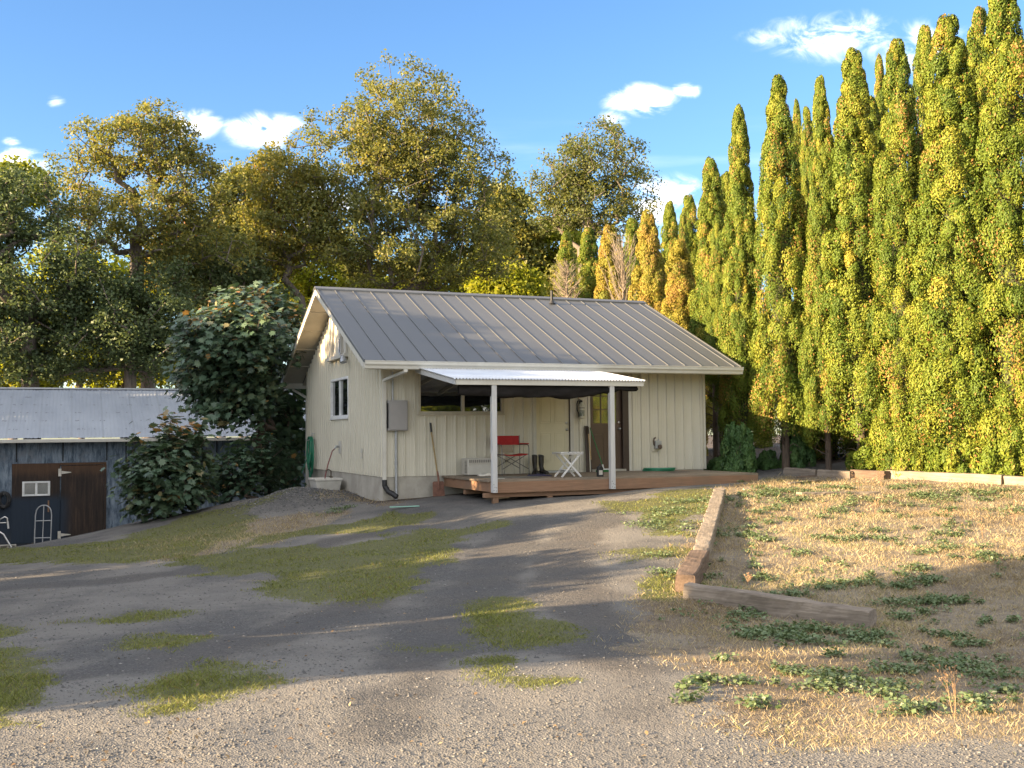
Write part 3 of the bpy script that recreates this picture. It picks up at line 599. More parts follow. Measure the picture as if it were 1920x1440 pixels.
# gable hatch above the side window, with its braces and the gooseneck lamp arm
def gz(v): return roof_z(v) - .12
m = MB(); m.prism([(2.95, 2.80), (4.50, 2.80), (4.50, gz(4.50) - .05), (3.755, gz(3.755) - .05), (2.95, gz(2.95) - .05)], -.045, -.022, 'x'); hatch = m.build('gable_hatch', M_trim, house)
MB().box(-.075, -.02, 4.50, 4.60, 2.80, gz(4.6)).build('hatch_frame', M_trim, hatch); MB().box(-.075, -.02, 2.86, 2.95, 2.80, gz(2.86)).build('hatch_frame', M_trim, hatch)
MB().box(-.14, -.02, 2.78, 4.68, 2.72, 2.80).build('hatch_sill', M_trim, hatch)
m = MB(); m.bar((-.07, 4.30, 2.82), (-.07, 3.95, gz(3.95) - .05), .05, .07, (1, 0, 0)).bar((-.07, 3.2, 2.82), (-.07, 3.5, gz(3.5) - .1), .05, .07, (1, 0, 0)); m.build('hatch_brace', M_soffit, hatch)
m = MB(); m.tube([(-.05, 3.45, 3.18), (-.09, 3.45, 3.16), (-.10, 3.40, 2.98), (-.12, 3.32, 2.86), (-.17, 2.95, 2.74), (-.2, 2.62, 2.66)], .022, 8); lamp_ = m.build('lamp_arm', M_gal, house)
MB().lathe([(.03, 0), (.05, .03), (.075, .10), (.078, .16)], 14, Matrix.Translation((-.2, 2.62, 2.72)) @ Matrix.Rotation(R(160), 4, 'X')).build('lamp_head', M_gal, lamp_)
# electrical box, conduit, side-wall fittings
m = MB(); m.box(.095, .52, -.14, -.02, .965, 1.60); pb = m.build('electric_panel', M_panel, house, .006)
m = MB(); m.box(.115, .50, -.152, -.14, .985, 1.58); m.build('panel_door', M_panel, pb, .003); MB().box(.088, .097, -.15, -.06, 1.02, 1.54).build('panel_hinge', M_black, pb)
m = MB(); m.tube([(.285, -.055, .97), (.285, -.055, gz_(.28, -.06) - .05)], .03, 10); m.tube([(.285, -.055, .25), (.285, -.055, .33)], .037, 10); m.tube([(.22, -.05, 1.6), (.22, -.05, 2.2)], .02, 8); m.build('conduit', M_gal, house)
m = MB(); m.box(-.05, -.02, 1.50, 1.58, .50, .58); m.tube([(-.03, 1.56, .5), (-.03, 1.56, .40)], .012, 6).tube([(-.035, 1.56, .40), (-.035, 1.56, .36)], .025, 8); m.build('cable_box', M_trim, house)
m = MB(); m.box(-.035, -.015, 3.55, 3.78, .44, .74); sp = m.build('spigot_plate', M_trim, house, .004)
m = MB(); m.tube([(-.03, 3.68, .60), (-.12, 3.68, .60), (-.15, 3.68, .56)], .018, 8); m.lathe([(.045, 0), (.045, .012)], 12, Matrix.Translation((-.09, 3.68, .63))); m.build('spigot', M_gal, sp)
# power inlet on the right-hand wall
m = MB(); m.box(6.45, 6.68, -.03, -.018, .44, .70); ib = m.build('power_inlet', M_siding, house, .01)
m = MB(); m.box(6.50, 6.66, -.12, -.03, .50, .68); m.lathe([(.03, 0), (.012, .02), (.012, .05)], 10, Matrix.Translation((6.59, -.08, .68))); m.build('inlet_cover', M_gal, ib, .012)
m = MB(); m.lathe([(.05, 0), (.055, .03), (.03, .05)], 12, Matrix.Translation((6.60, -.12, .545)) @ Matrix.Rotation(R(90), 4, 'X')); m.tube([(6.54, -.05, .53), (6.49, -.06, .60), (6.475, -.07, .68), (6.48, -.08, .74), (6.52, -.09, .755)], .018, 8); m.build('inlet_plug', surf('rusty_metal', (.16, .11, .08, 1), (.07, .05, .04, 1), 20, .8, bmp=.001), ib)

# ------------------------------------------------------------------ the deck, the porch roof and what hangs from it
deck = thing('deck', 'low wooden deck of weathered boards along the front of the cottage', 'deck')
DU0, DU1, DV = 1.34, 7.42, -2.76
m = MB(); nb_ = 20; wv = (-.03 - DV) / nb_
for k in range(nb_):
    y0 = DV + k * wv; j = 2.9 + (k * 1.37 % 3.1); dz_ = random.uniform(-.0015, .0015)
    m.box(DU0 - .03 - random.random() * .015, j, y0 + .003, y0 + wv - .003, -.038 + dz_, -.001 + dz_).box(j + .003, DU1 + .02, y0 + .003, y0 + wv - .003, -.038 - dz_, -.001 - dz_)
m.build('deck_board', M_deck, deck)
m = MB(); m.box(DU0, DU1, DV - .02, DV + .02, -.245, -.039).box(DU0, DU0 + .04, DV + .02, -.06, -.225, -.039).box(DU1 - .04, DU1, DV + .02, -.06, -.2, -.039); m.build('rim_joist', M_cedar, deck, .003)
m = MB(); m.box(DU0 - .12 + .02, 5.6, DV + .07, DV + .16, -.335, -.246).box(DU0 + .02, 6.4, -1.3, -1.2, -.335, -.246)
m.build('support_beam', M_cedar, deck, .003)
for (u, v) in ((1.48, DV + .115), (2.62, DV + .115), (4.2, DV + .115)):
    z = gz_(u, v); MB().box(u - .055, u + .055, v - .045, v + .045, z - .1, -.337).build('deck_post', M_cedar, deck, .003)
porch = thing('porch_roof', 'white corrugated porch roof on two white posts over the deck', 'porch roof')
PV0, PV1, PZ0, PZ1 = -2.90, -.40, 1.91, 2.285
psl = (PZ1 - PZ0) / (PV1 - PV0)
def pz(v): return PZ0 + psl * (v - PV0)
us = np.arange(.55, 4.68, .0095); off = .015 * np.sin(us / .066 * 2 * np.pi)
me_v = []
for v_ in np.linspace(PV0 - .04, PV1, 4): me_v.append(np.c_[us, np.full(len(us), v_), pz(v_) + off + .011])
nu = len(us); idx = np.arange(4 * nu).reshape(4, nu); f1 = np.stack([idx[:-1, :-1], idx[:-1, 1:], idx[1:, 1:], idx[1:, :-1]], -1).reshape(-1, 4)
M_pr = surf('white_corrugated_metal', (.60, .625, .665, 1), (.54, .56, .60, 1), 2, .38, bmp=0, metal=.1)
o = put('corrugated_sheet', np_mesh('corrugated_sheet', np.concatenate(me_v), f1, M_pr, smooth=True), porch)
md = o.modifiers.new('thick', 'SOLIDIFY'); md.thickness = .002
m = MB(); m.box(.62, 4.62, PV0 + .0, PV0 + .04, PZ0 - .105, PZ0 - .004); m.build('front_beam', M_trim, porch, .003)
m = MB()
for u in (.60, 4.585):
    m.add([(u, PV0 + .041, PZ0 - .10), (u + .04, PV0 + .041, PZ0 - .10), (u + .04, PV1, PZ1 - .115), (u, PV1, PZ1 - .115), (u, PV0 + .041, PZ0 - .006), (u + .04, PV0 + .041, PZ0 - .006), (u + .04, PV1, PZ1 - .012), (u, PV1, PZ1 - .012)],
          [(0, 3, 2, 1), (4, 5, 6, 7), (0, 1, 5, 4), (1, 2, 6, 5), (2, 3, 7, 6), (3, 0, 4, 7)])
m.build('side_rafter', M_postw, porch)
m = MB()
for u in (1.4, 2.2, 3.0, 3.8):
    m.add([(u, PV0 + .041, PZ0 - .09), (u + .04, PV0 + .041, PZ0 - .09), (u + .04, PV1, PZ1 - .10), (u, PV1, PZ1 - .10), (u, PV0 + .041, PZ0 - .006), (u + .04, PV0 + .041, PZ0 - .006), (u + .04, PV1, PZ1 - .012), (u, PV1, PZ1 - .012)],
          [(0, 3, 2, 1), (4, 5, 6, 7), (0, 1, 5, 4), (1, 2, 6, 5), (2, 3, 7, 6), (3, 0, 4, 7)])
m.build('rafter', M_trim, porch)
for u in (1.385, 3.905):
    m = MB(); m.box(u - .045, u + .055, DV - .125, DV - .022, -.235, PZ0 - .106); p_ = m.build('post', M_postw, porch, .005)
    m = MB()
    for (a, b) in ((-.02, -.19), (.03, -.20), (.0, -.13), (.035, -.14), (-.022, -.08)): m.lathe([(.008, 0), (.006, .004)], 8, Matrix.Translation((u + a, DV - .126, b)) @ Matrix.Rotation(R(90), 4, 'X'))
    m.build('bolt', M_dkbrown, p_)
# sagging black shade cloth rolled up behind the front beam
prof = []; nU, nT = 90, 22
uu = np.linspace(.70, 4.52, nU)
sag = np.interp(uu, [.70, 1.0, 1.6, 2.05, 2.25, 2.8, 3.3, 3.75, 3.95, 4.1, 4.52], [.20, .22, .25, .26, .23, .27, .25, .15, .18, .10, .10]) + .012 * np.sin(uu * 9) 
cl = np.zeros((nU, nT, 3))
for i, u in enumerate(uu):
    for j in range(nT):
        a = 2 * math.pi * j / nT; hgt = sag[i] / 2
        cl[i, j] = (u, PV0 + .11 + (.045 + .02 * math.sin(u * 5)) * math.cos(a) * (1.2 - .5 * math.sin(a)) + .01 * math.sin(7 * u + 3 * a), PZ0 - .09 - hgt + hgt * math.sin(a) + .006 * math.sin(11 * u + 5 * a))
idx = np.arange(nU * nT).reshape(nU, nT); f1 = np.stack([idx[:-1], idx[1:], np.roll(idx, -1, 1)[1:], np.roll(idx, -1, 1)[:-1]], -1).reshape(-1, 4)
M_cloth = surf('black_shade_cloth', (.022, .019, .018, 1), (.012, .011, .010, 1), 5, .95, bmp=.006, spec=.1, stretch=(1, 1, 3))
tag(put('shade_cloth', np_mesh('shade_cloth', cl.reshape(-1, 3), f1, M_cloth, smooth=True)), 'black shade cloth rolled up and sagging under the porch roof edge', 'shade cloth')

# ------------------------------------------------------------------ the barn, parallel to the house
BV = 12.0; BU0, BU1 = -17.0, 4.2; BE = .86; BR = 2.46; BG = -2.5
barn = thing('barn', 'low weathered blue-grey barn with pale corrugated roof behind the bushes', 'barn', (0, BV, 0))
m_, t, b = mat('weathered_blue_plywood'); c = t.nodes.new('ShaderNodeTexCoord').outputs['Object']
n1 = noise(t, 1.3, 8, .72, c); n2 = noise(t, 3.0, 8, .75, c, (3, 1, .6)); sx = t.nodes.new('ShaderNodeSeparateXYZ'); link(t, c, sx.inputs[0])
base = ramp(t, n2, [(.36, (.018, .028, .045)), (.48, (.11, .15, .20)), (.62, (.24, .29, .34))])
base = mixc(t, sstep(t, n1, .5, .7), base, (.18, .20, .23, 1))
low = sstep(t, mth(t, 'ADD', mth(t, 'MULTIPLY', sx.outputs[2], -1), mth(t, 'MULTIPLY', mth(t, 'SUBTRACT', n1, .5), .5)), .55, 1.0)
damp = mth(t, 'MULTIPLY', low, sstep(t, mth(t, 'MULTIPLY', sx.outputs[0], -1), 5.2, 6.0))
base = mixc(t, damp, base, mixc(t, n2, (.006, .012, .024, 1), (.018, .034, .058, 1)))
base = mixc(t, mth(t, 'MULTIPLY', sstep(t, mth(t, 'MULTIPLY', sx.outputs[2], -1), 1.6, 2.4), .6), base, (.07, .065, .065, 1))
link(t, base, b.inputs['Base Color']); b.inputs['Roughness'].default_value = .8; bump(t, b, n2, .002); M_ply = m_
m_, t, b = mat('dark_brown_plywood'); c = t.nodes.new('ShaderNodeTexCoord').outputs['Object']
n2 = noise(t, 2.2, 9, .75, c, (6, 1, .45)); n1 = noise(t, 1.4, 5, .6, c); sx = t.nodes.new('ShaderNodeSeparateXYZ'); link(t, c, sx.inputs[0])
base = ramp(t, n2, [(.36, (.010, .006, .004)), (.54, (.030, .017, .011)), (.74, (.085, .05, .032))])
top = sstep(t, mth(t, 'ADD', sx.outputs[2], mth(t, 'MULTIPLY', mth(t, 'SUBTRACT', n1, .5), .5)), -.32, .02)
base = mixc(t, mth(t, 'MULTIPLY', top, .55), base, mixc(t, n2, (.05, .025, .012, 1), (.20, .10, .045, 1)))
damp = mth(t, 'MULTIPLY', sstep(t, mth(t, 'ADD', mth(t, 'MULTIPLY', sx.outputs[2], -1), mth(t, 'MULTIPLY', mth(t, 'SUBTRACT', n1, .5), .4)), .65, .95), sstep(t, mth(t, 'MULTIPLY', sx.outputs[0], -1), 5.9, 6.3))
base = mixc(t, damp, base, mixc(t, n2, (.006, .013, .025, 1), (.02, .036, .06, 1)))
link(t, base, b.inputs['Base Color']); b.inputs['Roughness'].default_value = .75; bump(t, b, n2, .002); M_bply = m_
MB().box(BU0, BU1, 0, .12, BG - .2, BE - .05).build('front_wall', M_ply, barn)
m = MB(); run = 4.0; m.prism([(.13, BG), (2 * run, BG), (2 * run, BE - .1), (run, BR - .12), (.13, BE - .1)], BU0 + .01, BU0 + .1, 'x').prism([(.13, BG), (2 * run, BG), (2 * run, BE - .1), (run, BR - .12), (.13, BE - .1)], BU1 - .1, BU1 - .01, 'x').box(BU0 + .1, BU1 - .1, 2 * run - .1, 2 * run - .02, BG, BE - .1); m.build('end_wall', M_ply, barn)
us = np.arange(BU0 - .25, BU1 + .25, .027); prof_ = .006 * np.sin(us / .108 * 2 * np.pi) + .012 * (np.mod(us, .86) < .06)
bs = (BR - BE) / (run + .35); vv = []
for v_ in (-.35, run): vv.append(np.c_[us, np.full(len(us), v_), BE + .02 + bs * (v_ + .35) + prof_])
vv.append(np.c_[us, np.full(len(us), 2 * run + .35), BE + .02 + prof_])
nu = len(us); idx = np.arange(3 * nu).reshape(3, nu); f1 = np.stack([idx[:-1, :-1], idx[:-1, 1:], idx[1:, 1:], idx[1:, :-1]], -1).reshape(-1, 4)
m_, t, b = mat('pale_corrugated_roof'); c = t.nodes.new('ShaderNodeTexCoord').outputs['Object']; sx = t.nodes.new('ShaderNodeSeparateXYZ'); link(t, c, sx.inputs[0])
base = ramp(t, noise(t, 1.0, 6, .65, c, (1.5, .5, 1)), [(.3, (.26, .285, .33)), (.7, (.35, .38, .425))])
row = mth(t, 'ABSOLUTE', mth(t, 'SUBTRACT', mth(t, 'FRACT', mth(t, 'MULTIPLY', sx.outputs[1], 1.42)), .5))
ns = noise(t, 9, 3, .6, c, (1, .12, .12)); spots = mth(t, 'MULTIPLY', mth(t, 'LESS_THAN', row, .05), sstep(t, ns, .56, .6))
base = mixc(t, mth(t, 'MULTIPLY', spots, .75), base, (.10, .10, .11, 1))
seam = mth(t, 'LESS_THAN', mth(t, 'FRACT', mth(t, 'MULTIPLY', sx.outputs[0], 1 / .86)), .055); base = mixc(t, mth(t, 'MULTIPLY', seam, .45), base, (.25, .27, .30, 1))
link(t, base, b.inputs['Base Color']); b.inputs['Roughness'].default_value = .5; b.inputs['Metallic'].default_value = .15
broof = put('roof', np_mesh('roof', np.concatenate(vv), f1, m_, smooth=False), barn)
m = MB(); m.bar((BU0 - .27, run, BR + .03), (BU1 + .27, run, BR + .03), .24, .05, (0, 0, 1)); m.build('ridge_cap', M_gal, broof)
m = MB(); m.box(BU0 - .25, BU1 + .25, -.44, -.34, BE - .11, BE - .012); m.build('gutter', M_trim, barn, .01)
m = MB(); m.box(BU0 - .2, BU1 + .2, -.33, .0, BE - .07, BE - .045); m.build('soffit', M_soffit, barn)
MS = surf('dark_gap_batten', (.02, .022, .026, 1), None, 6, .8, bmp=0)
m = MB()
def bu(px): return float(at(px, 860, 31)[0])
for px in (-120, 33, 118, 201, 238, 330, 420, 560): u = bu(px); MB().box(u - .02, u + .02, -.006, 0, .20, BE - .06).build('wall_joint', MS, barn)
MB().box(BU0, BU1, -.012, 0, .155, .195).build('wall_rail', M_ply, barn)
uL, uM, uR = bu(25), bu(113), bu(198)
MB().box(uL, uM - .002, -.022, 0, -2.12, .15).build('wall_panel', M_bply, barn)
m = MB(); m.box(uM + .03, uR - .04, -.075, -.025, -2.06, .075); bd_ = m.build('door', M_bply, barn, .004)
m = MB(); m.box(uM, uR + .03, -.09, 0, .09, .16).box(uR - .035, uR + .035, -.08, 0, -2.15, .088); m.build('door_frame', M_bply, barn)
M_hng = surf('pale_hinge_metal', (.62, .58, .5, 1), None, 9, .6, bmp=0)
for z in (-.12, -1.92):
    m = MB(); m.box(uM - .045, uM + .035, -.095, -.078, z - .11, z + .11); m.prism([(uM + .04, z - .045), (uM + .30, z - .008), (uM + .30, z + .008), (uM + .04, z + .045)], -.09, -.078, 'y'); m.build('hinge', M_hng, bd_)
w0, w1 = bu(44), bu(95)
m = MB(); z0, z1 = -.78, -.36
m.box(w0, w1, -.06, -.022, z0, z0 + .05).box(w0, w1, -.06, -.022, z1 - .05, z1).box(w0, w0 + .06, -.06, -.022, z0 + .05, z1 - .05).box(w1 - .06, w1, -.06, -.022, z0 + .05, z1 - .05).box((w0 + w1) / 2 - .03, (w0 + w1) / 2 + .03, -.055, -.022, z0 + .05, z1 - .05)
bw_ = m.build('window', M_winw, barn, .004); MB().box(w0 + .06, w1 - .06, -.035, -.027, z0 + .05, z1 - .05).build('pane', M_glass2, bw_)
m = MB(); m.box(w1 - .06, w1 - .02, -.05, -.023, -1.25, -.92); m.build('door_pull', M_cedar, barn)
# ------------------------------------------------------------------ things on and round the deck
def onv(x, y, v):
    d = ray(x, y); t = (v - CAM[1]) / d[1]; return CAM + d * t
M_red = surf('red_canvas', (.40, .014, .016, 1), (.32, .010, .012, 1), 14, .75, bmp=.001)
M_tube = surf('grey_steel_tube', (.20, .19, .18, 1), None, 12, .4, metal=.6, bmp=0)
t = thing('folding_chair', 'red canvas folding chair with grey metal frame on the deck', 'chair', (2.70, -.52, 0))
hw = .31
def ft(n, pts, r=.011): return MB().tube(pts, r, 8).build(n, M_tube, t)
for s in (-1, 1):
    ft('rear_leg', [(s * hw, .25, 0), (s * hw, .25, .55), (s * hw, .27, .84)]); ft('front_leg', [(s * hw, -.25, 0), (s * hw, -.25, .56), (s * hw, -.22, .63), (s * hw, -.16, .645), (s * hw, .25, .645)])
    MB().box(s * hw - .028, s * hw + .028, -.20, .20, .650, .675).build('armrest', M_red, t, .008)
    MB().lathe([(.016, 0), (.016, .03)], 8, Matrix.Translation((s * hw, -.25, 0))).build('foot_cap', M_black, t)
for y in (-.245, .245):
    ft('cross_brace', [(-hw, y + .012, .12), (hw - .03, y + .012, .44)], .009); ft('cross_brace', [(hw, y - .012, .12), (-hw + .03, y - .012, .44)], .009)
ft('seat_rail', [(-hw + .02, -.26, .44), (-hw + .02, .26, .44)]); ft('seat_rail', [(hw - .02, -.26, .44), (hw - .02, .26, .44)])
m = MB(); k = 8
for i in range(k):
    a = -1 + 2 * i / k; b = -1 + 2 * (i + 1) / k; za = .452 - .03 * (1 - a * a); zb = .452 - .03 * (1 - b * b)
    m.add([(a * .29, -.25, za), (b * .29, -.25, zb), (b * .29, .24, zb), (a * .29, .24, za), (a * .29, -.25, za - .02), (b * .29, -.25, zb - .02), (b * .29, .24, zb - .02), (a * .29, .24, za - .02)], [(0, 1, 2, 3), (7, 6, 5, 4), (0, 4, 5, 1), (2, 6, 7, 3)] + ([(0, 3, 7, 4)] if i == 0 else []) + ([(1, 5, 6, 2)] if i == k - 1 else []))
m.build('seat', M_red, t)
m = MB()
for i in range(k):
    a = -1 + 2 * i / k; b = -1 + 2 * (i + 1) / k; ya = .262 + .03 * (1 - a * a); yb = .262 + .03 * (1 - b * b)
    m.add([(a * .325, ya, .635), (b * .325, yb, .635), (b * .325, yb + .012, .835), (a * .325, ya + .012, .835), (a * .325, ya + .014, .635), (b * .325, yb + .014, .635), (b * .325, yb + .026, .835), (a * .325, ya + .026, .835)], [(0, 1, 2, 3), (7, 6, 5, 4), (0, 4, 5, 1), (2, 6, 7, 3)] + ([(0, 3, 7, 4)] if i == 0 else []) + ([(1, 5, 6, 2)] if i == k - 1 else []))
m.build('backrest', M_red, t, .004)
M_mesh = surf('tan_mesh_fabric', (.36, .31, .22, 1), None, 60, .8, bmp=0)
m = MB(); m.prism([(-.17, .47), (.17, .47), (.15, .56), (.165, .634), (-.165, .634), (-.15, .56)], .262, .268, 'y'); m.build('back_mesh', M_mesh, t)

M_wht = surf('white_painted_wood', (.60, .59, .57, 1), (.53, .52, .50, 1), 8, .55, bmp=.001)
t = thing('side_table', 'white slatted folding side table on the deck before the cream door', 'table', (3.26, -2.16, 0))
m = MB()
for k in range(6): x = -.25 + k * .086; m.box(x, x + .072, -.22, .22, .482, .50)
m.build('tabletop', M_wht, t, .003)
MB().box(-.25, .25, -.20, -.175, .452, .481).build('top_rail', M_wht, t); MB().box(-.25, .25, .175, .20, .452, .481).build('top_rail', M_wht, t)
for y in (-.165, .165):
    s = 1 if y < 0 else -1
    MB().bar((-.22, y, 0), (.19, y, .45), .038, .018, (0, 1, 0)).build('leg', M_wht, t, .002); MB().bar((.22, y + s * .02, 0), (-.19, y + s * .02, .45), .038, .018, (0, 1, 0)).build('leg', M_wht, t, .002)
m = MB()
for k in range(3): y = -.12 + k * .08; m.box(-.13, .13, y, y + .065, .135, .150)
m.build('lower_shelf', M_wht, t, .003)

M_ac = surf('cream_plastic', (.50, .475, .42, 1), (.44, .415, .365, 1), 4, .5, bmp=0)
t = thing('air_conditioner', 'cream window air conditioner standing on the deck by the left post', 'air conditioner', (1.95, -.30, 0))
MB().box(-.23, .40, -.20, .20, .012, .365).build('housing', M_ac, t, .012)
m = MB(); m.box(-.22, .39, -.214, -.2005, .255, .35).box(-.22, .39, -.220, -.2005, .02, .215); m.build('front_panel', M_ac, t, .004)
m = MB()
for k in range(14): x = -.20 + k * .042; m.box(x, x + .026, -.218, -.213, .275, .335)
m.build('air_grille', M_tube, t)
m = MB()
for k in range(9): z = .06 + k * .03; m.box(-.236, -.229, -.14, -.02, z, z + .014)
m.build('side_vent', M_tube, t)
M_rag = surf('off_white_cloth', (.66, .62, .54, 1), (.52, .48, .41, 1), 12, .9, bmp=.003)
def cloth(name, c, rx, ry, h_, m_, label, cat, seed):
    r = np.random.default_rng(seed); n = 26; g = np.linspace(-1, 1, n); A, B = np.meshgrid(g, g); rad = np.hypot(A, B); sc = np.minimum(1, 1 / np.maximum(np.maximum(abs(A), abs(B)) * .2 + rad * .8, 1e-3) * 1)
    q = np.stack([A, B], -1).reshape(-1, 2); z = (vnoise(q + seed, 2.2, seed) * .7 + vnoise(q + seed, 5, seed + 1) * .3) * np.clip(1.3 - rad.ravel(), .0, 1) * h_ + .004
    w = 1 + .35 * (vnoise(q * .5 + seed, 3, seed + 2) - .5)
    v = np.c_[c[0] + A.ravel() * rx * w * np.minimum(1, 1.15 / np.maximum(rad.ravel(), .1)), c[1] + B.ravel() * ry * w * np.minimum(1, 1.15 / np.maximum(rad.ravel(), .1)), c[2] + z]
    v2 = v.copy(); v2[:, 2] = c[2] + .001; allv = np.r_[v, v2]; i = np.arange(n * n).reshape(n, n); f = np.stack([i[:-1, :-1], i[:-1, 1:], i[1:, 1:], i[1:, :-1]], -1).reshape(-1, 4)
    ring = np.r_[i[0, :-1], i[:-1, -1], i[-1, :0:-1], i[:0:-1, 0]]; rn = np.roll(ring, -1); side = np.stack([ring, ring + n * n, rn + n * n, rn], 1)
    return tag(put(name, np_mesh(name, allv, [f, f[:, ::-1] + n * n, side], m_, smooth=True)), label, cat)
cloth('rag', (2.06, -.78, 0), .20, .11, .11, M_rag, 'crumpled off-white rag lying before the air conditioner', 'rag', 3)
cloth('blue_cloth', (2.98, -1.35, 0), .22, .30, .05, surf('navy_cloth', (.05, .045, .10, 1), (.03, .028, .065, 1), 9, .9, bmp=.003), 'dark blue cloth dropped flat on the deck left of the white table', 'cloth', 5)
cloth('rug', (2.15, -1.75, 0), .62, .36, .006, surf('faded_rug', (.16, .17, .14, 1), (.11, .085, .07, 1), 5, .95, bmp=.002), 'faded grey green rug flat on the deck before the red chair', 'rug', 8)
cloth('doormat', (6.35, -1.35, 0), .24, .13, .008, surf('dark_mat', (.06, .05, .045, 1), None, 20, .95, bmp=.002), 'small dark mat flat on the deck before the green hose coil', 'mat', 9)
cloth('paper_scrap', (1.72, -2.3, 0), .09, .05, .012, M_rag, 'pale paper scrap on the deck edge near the left post', 'paper', 12)
M_boot = surf('dark_rubber_boot', (.045, .038, .03, 1), (.025, .022, .018, 1), 7, .55, bmp=.001)
for i, (u, v, rz, lab) in enumerate(((3.34, -.34, -.1, 'black rubber boot by the cream door, the one nearer the red chair'), (3.49, -.36, .25, 'black rubber boot by the cream door, the one nearer the white table'))):
    t = thing('rubber_boot', lab, 'boot', (u, v, 0), rz, 'pair of rubber boots')
    m = MB(); rings = [(0.03, -.02, .075, .05), (.06, -.02, .07, .048), (.11, .0, .062, .046), (.16, .02, .055, .048), (.25, .02, .062, .056), (.36, .02, .066, .06), (.40, .02, .068, .062)]
    vs = []; n = 16
    for (z, cy, ry, rx) in rings:
        for j in range(n): a = 6.2832 * j / n; vs.append((rx * math.cos(a), cy + ry * math.sin(a), z + (.02 * math.sin(a) if z > .35 else 0)))
    m.add(vs, [(a * n + j, a * n + (j + 1) % n, (a + 1) * n + (j + 1) % n, (a + 1) * n + j) for a in range(len(rings) - 1) for j in range(n)], True); m.build('shaft', M_boot, t)
    m = MB(); vs = []; prof = [(.10, .045, .05), (.02, .05, .11), (-.06, .05, .105), (-.13, .052, .075), (-.19, .042, .06), (-.215, .02, .045)]
    for (y, rx, zt) in prof:
        for j in range(n): a = 6.2832 * j / n; vs.append((rx * math.cos(a), y, .02 + max(0, math.sin(a)) * (zt - .02)))
    m.add(vs, [(a * n + j, a * n + (j + 1) % n, (a + 1) * n + (j + 1) % n, (a + 1) * n + j) for a in range(len(prof) - 1) for j in range(n)] + [tuple(range(n))[::-1], tuple(range(5 * n, 6 * n))], True); m.build('foot', M_boot, t)
    m = MB(); m.prism([(-.045, .10), (.045, .10), (.05, 0), (.053, -.13), (.04, -.2), (0, -.222), (-.04, -.2), (-.053, -.13), (-.05, 0)], 0, .022, 'z'); m.build('sole', M_black, t)
# plank and cane beside the brown door
t = thing('plank', 'dark brown plank leaning on the wall left of the brown door', 'plank'); t.location = (4.74, -.075, 0)
MB().bar((0, -.04, .002), (0, .02, 1.04), .085, .025, (0, 1, 0)).build('board', M_dkbrown, t, .004)
t = thing('walking_stick', 'light wooden stick with dark grip leaning on the brown plank', 'stick', (4.765, -.16, 0))
MB().tube([(.02, -.02, .28), (-.01, .03, .90)], .012, 8).build('shaft', woodmat('pale_stick', (.55, .38, .20, 1), (.42, .27, .13, 1)), t); MB().tube([(-.009, .029, .86), (-.012, .034, 1.02)], .02, 8).build('grip', M_dkbrown, t); MB().tube([(.03, -.04, .0), (.02, -.02, .285)], .010, 8).build('tip', M_dkbrown, t)
# broom
M_grn = surf('green_plastic', (.015, .16, .035, 1), None, 6, .4, bmp=0)
t = thing('broom', 'green push broom with white collar standing against the brown door', 'broom', (5.02, -.30, 0))
MB().tube([(0, 0, .13), (-.20, .22, 1.0)], .011, 8).build('handle', M_grn, t); MB().tube([(.012, -.012, .065), (-.004, .006, .17)], .02, 8).build('collar', M_wht, t)
MB().box(-.16, .17, -.035, .035, .045, .075).build('head', M_wht, t, .01); 
m = MB()
for i in range(22):
    for j in range(4): x = -.15 + i * .0145; y = -.026 + j * .017; m.bar((x, y, .046), (x * 1.08, y * 1.3, .003), .011, .011)
m.build('bristles', M_grn, t)
# fire extinguisher and the sticker above it
M_ext = surf('cream_extinguisher_paint', (.56, .54, .46, 1), (.48, .46, .38, 1), 9, .35, bmp=0)
t = thing('fire_extinguisher', 'pale fire extinguisher with black hose hanging on the wall between the doors', 'fire extinguisher', (4.60, -.115, 1.20))
MB().lathe([(.02, 0), (.066, .012), (.068, .03), (.068, .27), (.058, .315), (.03, .345), (.022, .37)], 20).build('cylinder', M_ext, t)
m = MB(); m.lathe([(.024, .37), (.024, .41)], 10); m.bar((.02, 0, .40), (-.09, -.0, .45), .022, .012); m.bar((.02, 0, .39), (-.085, 0, .41), .018, .01); m.build('valve', M_black, t)
MB().tube([(-.03, 0, .40), (-.10, -.01, .40), (-.125, -.02, .33), (-.12, -.02, .2), (-.09, -.03, .12), (-.085, -.03, .04)], .013, 8).build('hose', M_black, t)
MB().lathe([(.0695, .235), (.0695, .25)], 20).build('strap', M_black, t)
m = MB()
for i in range(6):
    a0 = math.radians(200 + i * 18); a1 = math.radians(218 + i * 18)
    m.add([(.0695 * math.cos(a0), .0695 * math.sin(a0), .06), (.0695 * math.cos(a1), .0695 * math.sin(a1), .06), (.0695 * math.cos(a1), .0695 * math.sin(a1), .19), (.0695 * math.cos(a0), .0695 * math.sin(a0), .19)], [(0, 1, 2, 3)])
m.build('label', surf('dark_green_label', (.03, .07, .05, 1), (.4, .4, .36, 1), 30, .5, bmp=0), t)
MB().box(-.03, .03, .07, .09, .02, .42).build('bracket', M_black, t)
t = thing('wall_sticker', 'small red and white sticker on the wall above the extinguisher', 'sticker', (4.59, -.024, 1.69))
MB().box(-.05, .05, -.001, .003, -.045, .045).build('backing', surf('cream_sticker', (.62, .56, .42, 1), None, 9, .5, bmp=0), t)
m = MB(); m.lathe([(.036, 0), (.036, .001)], 20, Matrix.Translation((0, -.0015, .005)) @ Matrix.Rotation(R(90), 4, 'X')); m.build('red_disc', surf('sticker_red', (.55, .10, .05, 1), None, 9, .5, bmp=0), t)
